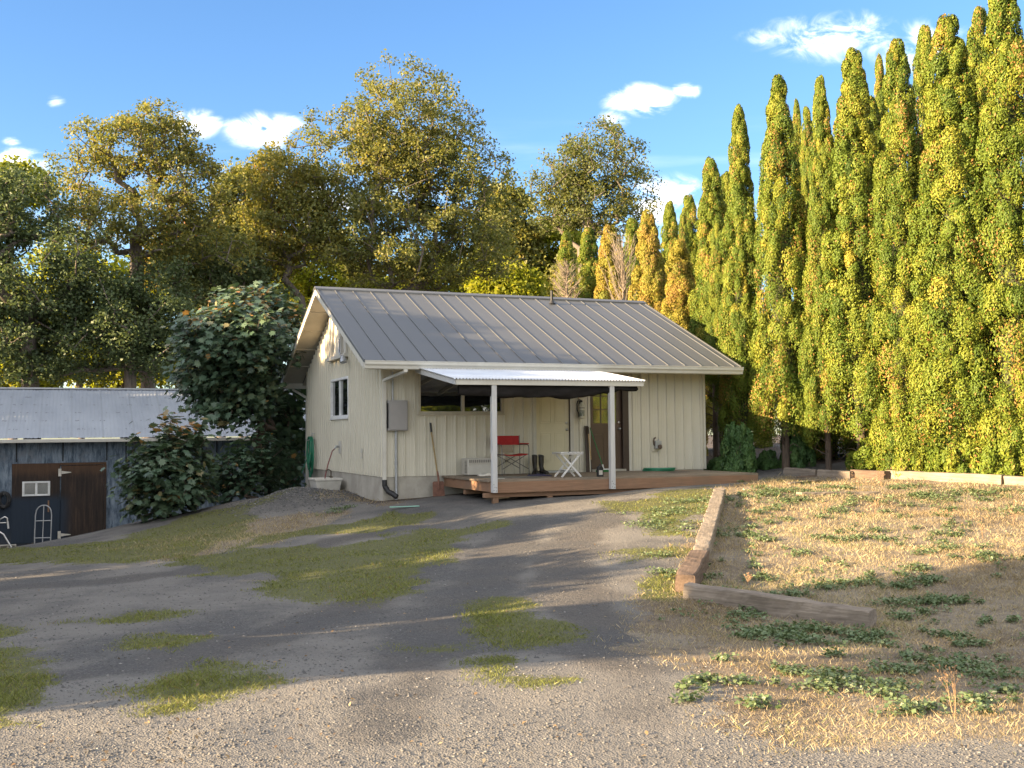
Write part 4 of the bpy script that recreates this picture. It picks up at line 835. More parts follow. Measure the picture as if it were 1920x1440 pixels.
m = MB(); m.bar((-.016, -.0036, -.012), (.016, -.0036, .022), .012, .002, (0, 1, 0)); m.bar((-.016, -.0034, .022), (.016, -.0034, -.012), .012, .002, (0, 1, 0)); m.build('white_mark', M_wht, t)
# jug
t = thing('jug', 'black plastic oil jug with pale label beside the right porch post', 'jug', (3.80, -2.52, 0))
MB().prism([(-.06, 0), (.06, 0), (.06, .17), (.03, .21), (-.03, .215), (-.06, .18)], -.045, .045, 'y').build('body', M_black, t, .012); MB().lathe([(.022, .2), (.022, .25)], 12).build('cap', M_black, t); MB().box(-.045, .035, -.0465, -.0455, .04, .13).build('label', M_ac, t)
# green hoses
M_hose = surf('green_rubber_hose', (.022, .20, .105, 1), (.015, .15, .08, 1), 6, .4, bmp=0)
def loop(c, rx, ry, n=40, z0=0, ph=0, wob=.02):
    return [(c[0] + (rx + wob * math.sin(3 * a + ph)) * math.cos(a), c[1] + (ry + wob * math.cos(2 * a + ph)) * math.sin(a), c[2] + z0 + .006 * math.sin(2 * a + ph)) for a in [ph + 2 * math.pi * i / n for i in range(n)]]
m = MB(); pts = []
for k in range(7): pts += loop((0, 0, .016), .37 - .03 * (k % 3), .30 - .025 * (k % 3), 36, .007 * k, .4 * k, .02)
m.tube(pts, .0125, 7); o = m.build('garden_hose', M_hose, None, 0, (6.34, -.52, 0)); tag(o, 'green garden hose coiled flat on the deck below the power inlet', 'hose')
t = thing('hanging_hose', 'long green hose hung in loops on the gable wall corner', 'hose', (-.11, 6.55, .75))
m = MB(); pts = []
for k in range(9):
    w_ = .30 + .05 * math.sin(k * 2.1); ln = .42 + .1 * math.sin(k * 1.7) + .015 * k; cx = (-.02 + .010 * (k % 3)); n = 34
    for i in range(n):
        a = 2 * math.pi * i / n + .5 * math.pi
        pts.append((cx - .012 * (k % 4) + .02 * math.cos(a), w_ * math.cos(a) * (1 if math.sin(a) > -.2 else 1.15) + .09 * (k - 4) * .4, -.02 + (ln if math.sin(a) < 0 else .12) * math.sin(a) - (ln - .1) * .9 * (.5 - .5 * math.sin(a)) * .9))
m.tube(pts, .0135, 7); m.build('coils', M_hose, t)
gzh = gz_(-.6, 7.2) - .75
MB().tube([(-.03, .28, -.1), (-.05, .34, -.5), (-.18, .45, -.9), (-.5, .6, gzh + .04), (-.9, .5, gz_(-1.0, 7.4) - .75 + .02), (-1.5, .2, gz_(-1.61, 7.1) - .75 + .02), (-2.1, .25, gz_(-2.2, 7.15) - .75 + .02)], .0125, 7).build('tail', M_hose, t)
MB().tube([(.09, 0, .02), (-.02, 0, .02), (-.12, 0, .0), (-.15, 0, .05)], .012, 8).tube([(.09, .0, .18), (.02, 0, .20), (.02, 0, .02)], .012, 8).build('hook', M_gal, t)
# utility tub and its red hose
M_tub = surf('old_white_tub', (.62, .59, .53, 1), (.50, .47, .41, 1), 5, .45, bmp=.001, streak=(.7, (.20, .17, .13, 1)))
t = thing('utility_tub', 'old white laundry tub on the ground against the gable wall', 'tub', (-.42, 3.50, -.5))
m = MB(); a = (.31, .38); bt = (.25, .31); zt = .37; th_ = .025
def ring(rx, ry, z): return [(-rx, -ry, z), (rx, -ry, z), (rx, ry, z), (-rx, ry, z)]
vs = ring(bt[0], bt[1], .0) + ring(a[0], a[1], zt - .05) + ring(a[0] + .02, a[1] + .02, zt - .05) + ring(a[0] + .02, a[1] + .02, zt) + ring(a[0] - th_, a[1] - th_, zt) + ring(bt[0] - th_, bt[1] - th_, .05)
m.add(vs, [(3, 2, 1, 0)] + [(k * 4 + j, k * 4 + (j + 1) % 4, (k + 1) * 4 + (j + 1) % 4, (k + 1) * 4 + j) for k in range(5) for j in range(4)] + [(20, 21, 22, 23)]); m.build('basin', M_tub, t, .012)
MB().tube([(.16, .1, zt), (.16, .1, zt + .16), (.10, .1, zt + .20), (.03, .1, zt + .16)], .015, 8).tube([(.16, -.02, zt + .02), (.16, .22, zt + .02)], .018, 8).build('tap', surf('old_brass', (.12, .09, .06, 1), None, 9, .5, metal=.6, bmp=0), t)
MB().box(.05, .27, -.37, -.30, -.25, .02).build('foot', M_black, t)
pt = [Vector((-.15, 3.68, .56)), Vector((-.20, 3.72, .50)), Vector((-.30, 3.72, .2)), Vector((-.36, 3.70, -.02)), Vector((-.40, 3.66, -.2)), Vector((-.42, 3.6, -.40))]
tag(MB().tube(pt, .014, 8).build('red_hose', surf('dull_red_hose', (.20, .035, .03, 1), None, 8, .45, bmp=0)), 'short dull red hose running from the spigot into the tub', 'hose')
# shovel
M_rust = surf('rusty_shovel_steel', (.24, .115, .075, 1), (.14, .065, .045, 1), 12, .75, bmp=.001)
t = thing('shovel', 'square rusty shovel with wooden handle leaning on the front wall', 'shovel', (1.15, -.28, gz_(1.15, -.28)))
zt = 1.55
MB().tube([(.0, .03, .33), (-.08, .245, zt - .2)], .017, 8).build('handle', woodmat('old_shovel_handle', (.36, .27, .13, 1), (.24, .17, .08, 1)), t); MB().tube([(-.08, .245, zt - .2), (-.092, .265, zt)], .022, 8).build('grip', M_black, t)
MB().tube([(.005, .01, .16), (.0, .03, .36), (-.012, .06, .52)], [.02, .023, .019], 8).build('socket', M_rust, t)
m = MB(); m.prism([(-.13, .0), (.13, .0), (.125, .29), (.10, .315), (-.10, .315), (-.125, .29)], -.004, .004, 'y', Matrix.Rotation(R(-9), 4, 'X')); m.build('blade', M_rust, t, .002)
# strip on the ground
p = hit(760, 953); t = thing('plastic_strip', 'pale mint plastic strip lying on the gravel before the shovel', 'strip', tuple(p))
MB().bar((-.30, .05, .03), (.28, -.03, .035), .06, .02).build('strip', surf('mint_plastic', (.26, .48, .38, 1), None, 8, .5, bmp=0), t, .006)
# ------------------------------------------------------------------ at the barn
def pb(x, y, D): return at(x, y, D)
p = hit(78, 1031, 40); p = at(78, 1031, 29.6); p[2] = gz_(p[0], p[1])
t = thing('hand_truck', 'grey tubular hand truck parked against the dark blue barn wall', 'hand truck', tuple(p), -.12)
th = 1.30
def lean(z): return .10 + .18 * z
arch = [(-.2, lean(.15), .15)] + [(-.21, lean(z), z) for z in (.4, .8, 1.0)] + [(-.20 * math.cos(a), lean(1.06 + .22 * math.sin(a)), 1.06 + .22 * math.sin(a)) for a in np.linspace(0, math.pi, 11)] + [(.21, lean(z), z) for z in (1.0, .8, .4)] + [(.2, lean(.15), .15)]
MB().tube(arch, .016, 8).build('frame', M_gal, t)
MB().tube([(-.21, lean(.85), .85), (.21, lean(.85), .85)], .014, 8).tube([(-.2, lean(.38), .38), (.2, lean(.38), .38)], .014, 8).tube([(0, lean(.12), .12), (0, lean(1.28), 1.28)], .013, 8).build('cross_bar', M_gal, t)
MB().box(-.2, .2, -.12, .12, .008, .02).box(-.2, .2, .10, .12, .02, .18).build('toe_plate', M_gal, t)
for s in (-1, 1):
    MB().tube([(s * .2, lean(.3), .3), (s * .23, .22, .13)], .014, 8).build('strut', M_gal, t)
    Mx = Matrix.Translation((s * .26, .2, .13)) @ Matrix.Rotation(R(90), 4, 'Y')
    w_ = MB().lathe([(.05, -.035), (.10, -.04), (.128, -.025), (.132, 0), (.128, .025), (.10, .04), (.05, .035)], 20, Mx).build('wheel', M_black, t); MB().lathe([(.05, -.037), (.05, .037)], 14, Mx).build('hub', M_ac, w_)
MB().tube([(-.24, .2, .13), (.24, .2, .13)], .012, 8).build('axle', M_gal, t)
M_blk = surf('pale_concrete_block', (.48, .45, .40, 1), (.36, .33, .28, 1), 8, .9, bmp=.003)
p = at(14, 1034, 30.2); p[2] = gz_(p[0], p[1])
t = thing('concrete_block', 'pale concrete block with two hollow cores at the barn foot', 'concrete block', tuple(p), .1)
m = MB(); m.box(-.22, .22, -.1, .1, 0, .03).box(-.22, .22, -.1, .1, .17, .2).box(-.22, -.18, -.1, .1, .03, .17).box(.18, .22, -.1, .1, .03, .17).box(-.02, .02, -.1, .1, .03, .17).box(-.18, -.02, .06, .08, .03, .17).box(.02, .18, .06, .08, .03, .17); m.build('block', M_blk, t, .004)
p = at(2, 1040, 28.8); p[2] = gz_(p[0], p[1])
t = thing('tube_frame', 'silver metal tube frame standing at the left edge before the barn', 'metal frame', tuple(p))
MB().tube([(.36, -.05, 0), (.05, .0, .55), (-.05, 0, .62), (-.3, .02, .62)], .025, 8).tube([(-.5, -.05, 0), (-.25, 0, .55), (-.2, 0, .62)], .025, 8).build('leg', M_steel, t)
MB().tube([(-.1, 0, .60), (-.05, 0, .95), (.08, 0, 1.02), (.14, 0, .98), (.15, 0, .86)], .02, 8).tube([(-.1, 0, .86), (.12, 0, .86)], .014, 8).build('handlebar', M_steel, t); MB().tube([(.15, 0, .90), (.17, 0, .70)], .024, 8).build('grip', M_wht, t)
MB().box(-.3, .1, -.15, .12, .0, .05).build('base', M_wht, t, .01)
p = at(9, 933, 30.6)
t = thing('cable_coil', 'black coil of cable hung on the barn wall at the left edge', 'cable coil', (p[0], BV - .07, p[2]))
m = MB()
for k in range(6): m.tube([(.13 * math.cos(a) + .03 * math.sin(k * 2), -.02 * (k % 3) + .01 * math.sin(5 * a), -.04 + (.17 + .01 * k) * math.sin(a)) for a in np.linspace(0, 6.2832, 25)[:-1]], .03, 6, closed=True)
m.build('coil', M_black, t); MB().tube([(0, .07, .1), (0, -.08, .1), (0, -.09, .16)], .01, 6).build('hook', M_gal, t)
p = at(216, 1003, 30.6)
t = thing('wrapped_block', 'white plastic-wrapped bundle tucked under the barn wall right of the door', 'bundle', (p[0], BV - .15, gz_(p[0], BV - .15)))
MB().box(-.25, .25, -.1, .1, 0, .24).build('bundle', surf('crumpled_white_plastic', (.68, .68, .70, 1), (.45, .46, .50, 1), 14, .4, bmp=.02), t, .05)

# ------------------------------------------------------------------ railway sleepers round the bed
def tmat(name, c1, c2): return woodmat(name, c1, c2, (22, 1.1, 22), .9, .006)
M_tie = tmat('weathered_sleeper', (.31, .26, .205, 1), (.15, .12, .09, 1)); M_tie2 = tmat('brown_sleeper', (.17, .12, .09, 1), (.085, .06, .045, 1)); M_tie3 = tmat('grey_sleeper', (.30, .25, .20, 1), (.13, .105, .085, 1))
def timber(label, p0, p1, w, hgt, m, z0=None, z1=None, cat='timber', name='timber', seed=1, sink=.04):
    r = np.random.default_rng(seed); p0 = np.array(p0[:2]); p1 = np.array(p1[:2]); ln = np.hypot(*(p1 - p0)); n = max(8, int(ln / .07)); d = (p1 - p0) / ln; s = np.array([-d[1], d[0]])
    za = gz_(*p0) if z0 is None else z0; zb = gz_(*p1) if z1 is None else z1
    prof = [(-.5, 0), (-.5, .5), (-.5, .94), (-.44, 1), (-.15, 1), (.15, 1), (.44, 1), (.5, .94), (.5, .5), (.5, 0)]; k = len(prof); vs = []
    wear = vnoise(np.c_[np.arange(n + 1) * .35 + seed, np.zeros(n + 1)], 1, seed)
    for i in range(n + 1):
        t_ = i / n; c = p0 + (p1 - p0) * t_; zc = za + (zb - za) * t_ - sink
        for j, (a, b) in enumerate(prof):
            q = (r.random(3) - .5) * np.array([.012, .012, .012]); edge_ = .05 * (wear[i] - .5) * (1 if b > .9 and abs(a) > .4 else .2)
            vs.append((*(s * (a * w + q[1] - np.sign(a) * max(0, edge_)) + d * (q[0] * .5 + (r.random() - .5) * .02 * (i in (0, n)))), zc + b * (hgt + sink) + q[2] * .6 - max(0, edge_) * .5, *c))
    vs = [(v[0] + v[3] - p0[0], v[1] + v[4] - p0[1], v[2] - za) for v in vs]
    yaw_ = math.atan2(-d[0], d[1]); Mi = Matrix.Rotation(-yaw_, 4, 'Z')
    mb = MB(); mb.add([Mi @ Vector(v) for v in vs], [(i * k + j, i * k + (j + 1) % k, (i + 1) * k + (j + 1) % k, (i + 1) * k + j) for i in range(n) for j in range(k)] + [tuple(range(k)), tuple(range(n * k, n * k + k))[::-1]])
    o = mb.build(name, m, None, 0, (p0[0], p0[1], za)); o.rotation_euler = (0, 0, yaw_); return tag(o, label, cat, 'sleepers edging the bed')
A1 = hit(1350, 932)[:2]; A2 = hit(1312, 1062)[:2]; A3 = hit(1285, 1112)[:2]
timber('long pale weathered sleeper running from the deck side towards the front corner', A1, A2, .21, .17, M_tie, seed=2, name='sleeper')
timber('short dark brown sleeper joining the pale one at the front corner of the bed', A2 + (A3 - A2) * .01, A3, .23, .2, M_tie2, seed=3, name='sleeper')
B1 = hit(1290, 1122)[:2]; B2 = hit(1637, 1178)[:2]
timber('grey brown sleeper with broken end lying across the front of the bed', B1, B2, .2, .165, M_tie3, seed=4, name='sleeper')
rows = [((1474, 888), (1533, 893), .14, 'low cracked sleeper at the foot of the bare path, leftmost of the back row'), ((1537, 893), (1598, 897), .15, 'short sleeper in the back row just right of the scrap planks'), ((1600, 895), (1664, 899), .17, 'dark capped sleeper in the back row between two paler ones'),
        ((1666, 897), (1883, 908), .17, 'long sunlit sleeper in the back row under the hedge'), ((1887, 908), (2010, 915), .16, 'sunlit sleeper at the right edge, partly out of frame')]
for i, (a, b, hh_, lab) in enumerate(rows): timber(lab, hit(*a)[:2], hit(*b)[:2], .2, hh_, (M_tie3, M_tie3, M_tie2, M_tie, M_tie)[i], seed=10 + i, name='sleeper')
timber('flat pale board half buried in the middle of the bed', hit(1498, 928)[:2], hit(1645, 927)[:2], .2, .05, M_tie, seed=20, cat='board', name='buried_board')
for i, (a, b, w_, lab) in enumerate((((1478, 908), (1540, 902), .12, 'grey scrap plank lying left of the back sleepers'), ((1495, 896), (1545, 893), .10, 'dark scrap plank lying behind the grey one'), ((1600, 868), (1660, 886), .07, 'thin pale stick lying on the bare path by the hedge'))):
    o = timber(lab, hit(*a)[:2], hit(*b)[:2], w_, .03, (M_tie3, M_tie2, M_tie)[i], seed=30 + i, cat='plank', name='scrap_plank', sink=.0); o['group'] = 'scrap wood by the path'
m = MB(); p = hit(1558, 1168); m.bar((0, 0, -.05), (.0, .0, .16), .035, .03); tag(m.build('wooden_stake', M_tie3, None, .003, tuple(p)), 'short wooden stake against the front of the cross sleeper', 'stake')
# dry branching weed stalks
M_stalk = surf('dry_stalk', (.34, .22, .12, 1), (.22, .13, .07, 1), 30, .8, bmp=0)
def stalk(x, y, hgt, lab, seed):
    r = random.Random(seed); p = hit(x, y); m = MB()
    def br(a, d, l, rad, lev):
        b = a + d * l; mid = a.lerp(b, .5) + Vector((r.uniform(-.05, .05) * l, r.uniform(-.05, .05) * l, 0)); m.tube([a, mid, b], [rad, rad * .85, rad * .6], 5)
        if lev == 0:
            for _ in range(2): q = b + Vector((r.uniform(-1, 1), r.uniform(-1, 1), r.uniform(-.5, 1))) * .008; m.bar(b, q + Vector((0, 0, .008)), .006, .005)
            return
        for _ in range(r.choice((2, 3))):
            nd = (d + Vector((r.uniform(-1, 1), r.uniform(-1, 1), r.uniform(-.1, .5))) * .75).normalized(); br(a.lerp(b, r.uniform(.45, 1)), nd, l * r.uniform(.5, .8), rad * .62, lev - 1)
    for _ in range(2): br(Vector((0, 0, -.02)), Vector((r.uniform(-.45, .45), r.uniform(-.3, .3), 1)).normalized(), hgt * .5, .0034, 3)
    tag(m.build('dry_weed', M_stalk, None, 0, tuple(p)), lab, 'dry weed', 'dry weed stalks')
for i, (x, y, h_, lab) in enumerate(((1790, 1345, .36, 'dry branching weed stalk alone in the bottom right corner'), (1640, 975, .38, 'tall dry weed stalk in the middle of the bed'), (1610, 985, .28, 'shorter dry weed left of the tall stalk mid bed'), (1612, 918, .40, 'dry weed before the dark capped back sleeper'), (1680, 912, .42, 'dry weed before the left end of the long sunlit sleeper'),
                             (1655, 915, .34, 'dry weed at the joint of the back sleepers'), (1545, 965, .25, 'dry tuft of stalks behind the weeds left of mid bed'), (1900, 985, .32, 'dry weed at the right edge of the bed'), (1775, 985, .28, 'dry weed in the sunlit right half of the bed'), (1845, 1010, .26, 'low dry weed right of centre in the sunlit bed'), (1400, 1100, .16, 'small dry stalk behind the cross sleeper'))): stalk(x, y, h_, lab, 40 + i)

# ------------------------------------------------------------------ trees
M_bark = surf('grey_bark', (.17, .14, .115, 1), (.075, .06, .05, 1), 3, .9, stretch=(6, 6, 1), bmp=.02)
M_barkd = surf('brown_bark', (.12, .085, .06, 1), (.055, .04, .03, 1), 4, .9, stretch=(6, 6, 1), bmp=.01)
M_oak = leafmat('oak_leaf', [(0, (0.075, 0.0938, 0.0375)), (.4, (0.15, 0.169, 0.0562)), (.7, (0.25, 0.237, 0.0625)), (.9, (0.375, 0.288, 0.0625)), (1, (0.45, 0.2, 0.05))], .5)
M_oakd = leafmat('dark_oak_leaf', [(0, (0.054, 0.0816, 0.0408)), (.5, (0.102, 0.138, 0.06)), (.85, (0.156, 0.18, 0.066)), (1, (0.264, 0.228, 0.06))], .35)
M_yel = leafmat('yellow_green_leaf', [(0, (.12, .16, .02)), (.5, (.27, .30, .03)), (.85, (.42, .38, .04)), (1, (.50, .30, .04))], .55)
M_map = leafmat('maple_leaf', [(0, (.042, .08, .052)), (.5, (.075, .125, .072)), (.8, (.12, .165, .09)), (.9, (.26, .19, .08)), (1, (.46, .24, .08))], .2, .42, .5)
M_thu = leafmat('arborvitae_spray', [(0, (.045, .078, .013)), (.35, (.10, .145, .018)), (.65, (.195, .215, .026)), (.80, (.31, .27, .04)), (.88, (.33, .18, .055)), (1, (.24, .12, .05))], .10, .6, .2)
M_thub = leafmat('brown_arborvitae_spray', [(0, (.13, .16, .03)), (.4, (.28, .25, .04)), (.7, (.33, .22, .05)), (1, (.25, .14, .065))], .2, .6, .2)
M_core = surf('dark_shade_core', (.05, .06, .022, 1), (.03, .03, .014, 1), 9, .95, bmp=.03)  # for the solid core added inside each crown to block light
UPV = np.array([0, 0, 1.])
def unit(v): return v / (np.linalg.norm(v, axis=-1, keepdims=True) + 1e-9)
def grow(base, fork, att, r, jit=.16):
    """branches that reach every point of att; returns tube edges (a, b, ra, rb)"""
    nodes = [np.array(base, float)]; par = [-1]
    for t_ in np.linspace(0, 1, 7)[1:]:
        nodes.append(np.array(base) + (np.array(fork) - base) * t_ + r.normal(size=3) * .08 * np.array([1, 1, 0])); par.append(len(nodes) - 2)
    fork = np.array(fork); order = np.argsort(((att - fork) ** 2).sum(1)); arr = np.zeros((len(att) * 5 + 20, 3)); plen = np.zeros(len(arr)); cnt = len(nodes); arr[:cnt] = nodes; plen[:3] = 50
    for i in order:
        a = att[i]; d = np.sqrt(((arr[2:cnt] - a) ** 2).sum(1)) + .12 * plen[2:cnt]; j = int(np.argmin(d)) + 2; p = arr[j]; ln = np.linalg.norm(a - p); k = max(1, min(3, int(ln / .7)))
        for s in range(1, k + 1):
            q = p + (a - p) * s / k + (r.normal(size=3) * jit * ln * .5 if s < k else 0) + (np.array([0, 0, -.08 * ln]) * math.sin(math.pi * s / k))
            arr[cnt] = q; par.append(j if s == 1 else cnt - 1); plen[cnt] = plen[par[-1]] + ln / k; cnt += 1
    w = np.zeros(cnt); ch = np.zeros(cnt, int)
    for i in range(cnt - 1, 0, -1):
        if ch[i] == 0: w[i] = 1
        w[par[i]] += w[i]; ch[par[i]] += 1
    return arr[:cnt], np.array(par), w
def branch_mesh(name, arr, par, w, r0, m, rmin=.012, sides=5, p=.5):
    rad = np.maximum(rmin, r0 * (w / w.max()) ** p); i = np.arange(1, len(arr)); a = arr[par[i]]; b = arr[i]; ra = np.minimum(rad[par[i]], rad[i] * 1.35); rb = rad[i]
    d = unit(b - a); x = unit(np.cross(d, np.where(np.abs(d[:, 2:3]) > .9, np.array([[1., 0, 0]]), np.array([[0, 0, 1.]])))); y = np.cross(d, x)
    an = np.arange(sides) * 2 * np.pi / sides; c = np.cos(an)[None, :, None]; s = np.sin(an)[None, :, None]; o = x[:, None] * c + y[:, None] * s
    b2 = b + d * rb[:, None] * .5
    v = np.concatenate([a[:, None] + o * ra[:, None, None], b2[:, None] + o * rb[:, None, None]], 1); n = len(i); j = np.arange(sides)
    f = (np.stack([j, (j + 1) % sides, (j + 1) % sides + sides, j + sides], 1)[None] + (np.arange(n) * 2 * sides)[:, None, None]).reshape(-1, 4)
    return np_mesh(name, v.reshape(-1, 3), f, m, smooth=True)
def ell_points(ells, n, r, shell=2.0):
    vol = np.array([e[3] * e[4] * e[5] for e in ells]); pick = r.choice(len(ells), n, p=vol / vol.sum()); E = np.array(ells, float)[pick]
    dirs = unit(r.normal(size=(n, 3))); ph = r.random((3, 3)) * 6.283; lum = sum(np.sin(dirs @ (unit(r.normal(size=3)) * (3 + 2.5 * k)) + ph[0, k]) for k in range(3)) / 3
    u = dirs * (r.random(n) ** (1 / (3 * shell)) * (.92 + .30 * lum))[:, None]
    return E[:, :3] + u * E[:, 3:6]
def px_ells(spec, D):
    """spec rows: photo x, y, half width, half height (pixels), depth offset (m), depth half size factor -> world ellipsoids with axes along world x, y, z"""
    out = []
    for (x, y, rx, ry, dd, kf) in spec:
        c = at(x, y, D + dd); s = (D + dd) / F; out.append((*c, rx * s, rx * s * kf, ry * s))
    return out
def leafy(att, per, cr, size, r, up=.55, tb=.45, flat=.75, asp=.62, tsd=.11):
    n = len(att); k = np.maximum(4, (per * (.5 + r.random(n))).astype(int)); cidx = np.repeat(np.arange(n), k); N_ = len(cidx)
    off = unit(r.normal(size=(N_, 3))) * (r.random(N_) ** .5)[:, None] * cr * (.7 + .6 * r.random(n))[cidx, None] * np.array([1, 1, flat])
    C = att[cidx] + off; nm_ = unit(r.normal(size=(N_, 3)) * .8 + UPV * up + unit(off) * .4); tint = np.clip(tb + r.normal(size=n)[cidx] * tsd * .7 + r.normal(size=N_) * tsd, 0, 1)
    return leaf_quads(C, nm_, size * (.6 + .8 * r.random(N_)), asp, .18), tint
def tree(name, label, base, fork, ells, n_att, per, cr, size, m, r0=.3, seed=1, group='trees behind the buildings', bark=None, tb=.45, cat='tree', shell=2.0, shift=None, p=.5, warm=None):
    r = np.random.default_rng(seed); base = np.array(base, float); att = ell_points(ells, n_att, r, shell); att = att[att[:, 2] > base[2] + .5]
    if shift is not None: att += shift
    t = thing(name, label, cat, tuple(base), 0, group)
    arr, par, w = grow(base, fork, att, r)
    put('trunk', branch_mesh('trunk', arr - base, par, w, r0, bark or M_bark, p=p), t)
    q, tint = leafy(att, per, cr, size, r, tb=tb)
    if warm is not None: tint = np.clip(tint + warm(q[:, 0]), 0, 1)
    put('crown', np_mesh('crown', q.reshape(-1, 3) - base, np.arange(len(q) * 4).reshape(-1, 4), m, np.repeat(tint, 4)), t); return t
def gbase(x, D, dz=0):
    p = at(x, 800, D); return (p[0], p[1], gz_(p[0], p[1]) - .15 + dz)
# big oak behind the house
D0 = 45
tree('oak_tree', 'tallest broad oak with many stems rising behind the house roof', gbase(735, D0), at(740, 590, D0),
     px_ells([(930, 480, 70, 60, 0, .9), (765, 235, 140, 125, 0, .9), (700, 330, 165, 130, 0, .9), (840, 340, 130, 135, 0, .9), (760, 460, 215, 110, 0, .8), (960, 290, 22, 40, 0, 1), (905, 430, 80, 90, 2, .8), (640, 250, 30, 45, 0, 1), (640, 430, 80, 90, -2, 1)], D0), 1150, 62, .5, .13, M_oak, .24, 11, tb=.52, shell=1.0, p=.5)
tree('oak_tree', 'spreading golden-tinged oak touching the left side of the tallest oak', gbase(600, D0 - 1), at(570, 560, D0 - 1),
     px_ells([(540, 345, 85, 70, 0, 1), (500, 300, 30, 40, 0, 1), (560, 420, 95, 90, 0, 1), (480, 400, 40, 60, 0, 1), (500, 480, 80, 50, 0, 1)], D0 - 1), 420, 62, .5, .13, M_oak, .15, 12, tb=.6, shell=1.3)
tree('oak_tree', 'open oak with pale forked limbs against the sky at the left', gbase(285, 40), at(272, 590, 40),
     px_ells([(270, 275, 125, 75, 0, .9), (170, 330, 75, 75, 0, 1), (350, 330, 80, 80, 0, 1), (400, 400, 50, 55, 0, 1), (270, 420, 140, 80, 0, .9), (130, 420, 60, 60, 0, 1), (290, 215, 50, 30, 0, 1), (430, 470, 50, 40, 0, 1)], 40), 600, 50, .45, .12, M_oak, .27, 13, tb=.55, shell=1.2, p=.55)
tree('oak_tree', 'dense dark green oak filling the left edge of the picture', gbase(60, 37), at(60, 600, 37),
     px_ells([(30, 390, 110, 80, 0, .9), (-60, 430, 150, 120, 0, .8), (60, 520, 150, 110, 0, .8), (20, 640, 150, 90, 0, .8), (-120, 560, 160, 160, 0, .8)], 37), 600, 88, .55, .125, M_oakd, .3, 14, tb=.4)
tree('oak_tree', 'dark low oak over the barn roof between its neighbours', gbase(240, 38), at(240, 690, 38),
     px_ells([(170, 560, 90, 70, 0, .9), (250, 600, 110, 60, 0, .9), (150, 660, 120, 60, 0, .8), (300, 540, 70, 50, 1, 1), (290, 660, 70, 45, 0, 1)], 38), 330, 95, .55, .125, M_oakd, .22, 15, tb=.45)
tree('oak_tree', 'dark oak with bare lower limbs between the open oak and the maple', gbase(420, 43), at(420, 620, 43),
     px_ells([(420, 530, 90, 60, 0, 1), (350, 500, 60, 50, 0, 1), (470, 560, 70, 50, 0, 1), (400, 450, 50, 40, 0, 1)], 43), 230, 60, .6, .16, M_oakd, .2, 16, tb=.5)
tree('oak_tree', 'round-headed distant oak on a single dark trunk right of the tallest oak', gbase(1085, 56), at(1092, 470, 56),
     px_ells([(1110, 300, 100, 65, 0, .9), (1060, 350, 70, 55, 0, 1), (1175, 350, 62, 60, 0, 1), (1110, 400, 120, 55, 0, .9), (1010, 370, 30, 60, 0, 1), (1190, 415, 40, 20, 0, 1)], 56), 460, 52, .55, .14, M_oak, .3, 17, tb=.35, shell=1.1, p=.55)
# sunlit trees further back
for i, (x, y, rx, ry, D, lab, m) in enumerate((
    (1030, 470, 75, 70, 64, 'bright yellow-green tree right of the tallest oak, behind the brown hedge end', M_yel), (950, 540, 60, 50, 55, 'low yellow-green tree showing just above the middle of the house roof', M_yel),
    (150, 570, 110, 140, 51, 'yellow-leaved tree glowing behind the dense left oak', M_yel), (330, 600, 100, 130, 61, 'yellow-leaved tree glowing through the oaks over the barn', M_yel), (30, 640, 110, 110, 45, 'yellow-green tree behind the barn at the left edge', M_yel),
    (460, 560, 100, 110, 67, 'yellow-leaved tree glowing left of the maple top', M_yel), (600, 520, 90, 90, 58, 'yellow-green tree behind the house gable', M_yel), (720, 550, 90, 60, 58, 'yellow-green tree low behind the tallest oak', M_yel), (850, 540, 90, 60, 60, 'yellow-green tree low behind the right half of the tallest oak', M_yel),
    (455, 400, 55, 90, 62, 'olive oak filling the gap between the open oak and the golden one', M_oak), (955, 430, 55, 90, 62, 'olive oak in the gap right of the tallest oak', M_oak), (350, 490, 80, 70, 60, 'olive oak low behind the open oak', M_oak),
    (1090, 540, 70, 60, 60, 'dull green tree behind the roof vent pipe', M_oak), (230, 660, 110, 70, 56, 'yellow-green bushy tree close behind the barn ridge', M_yel), (20, 345, 60, 35, 50, 'orange-topped tree peeping over the dense left oak', M_yel))):
    tree('maple_tree' if m is M_yel else 'field_tree', lab, gbase(x, D), at(x, y + ry * .7, D), px_ells([(x, y, rx, ry, 0, .8), (x - rx * .5, y + ry * .4, rx * .6, ry * .6, 0, 1), (x + rx * .5, y + ry * .3, rx * .6, ry * .6, 0, 1)], D), 190, 60, .8, .24, m, .16, 60 + i, tb=.5 + .3 * (i == 11), group='sunlit trees further back')

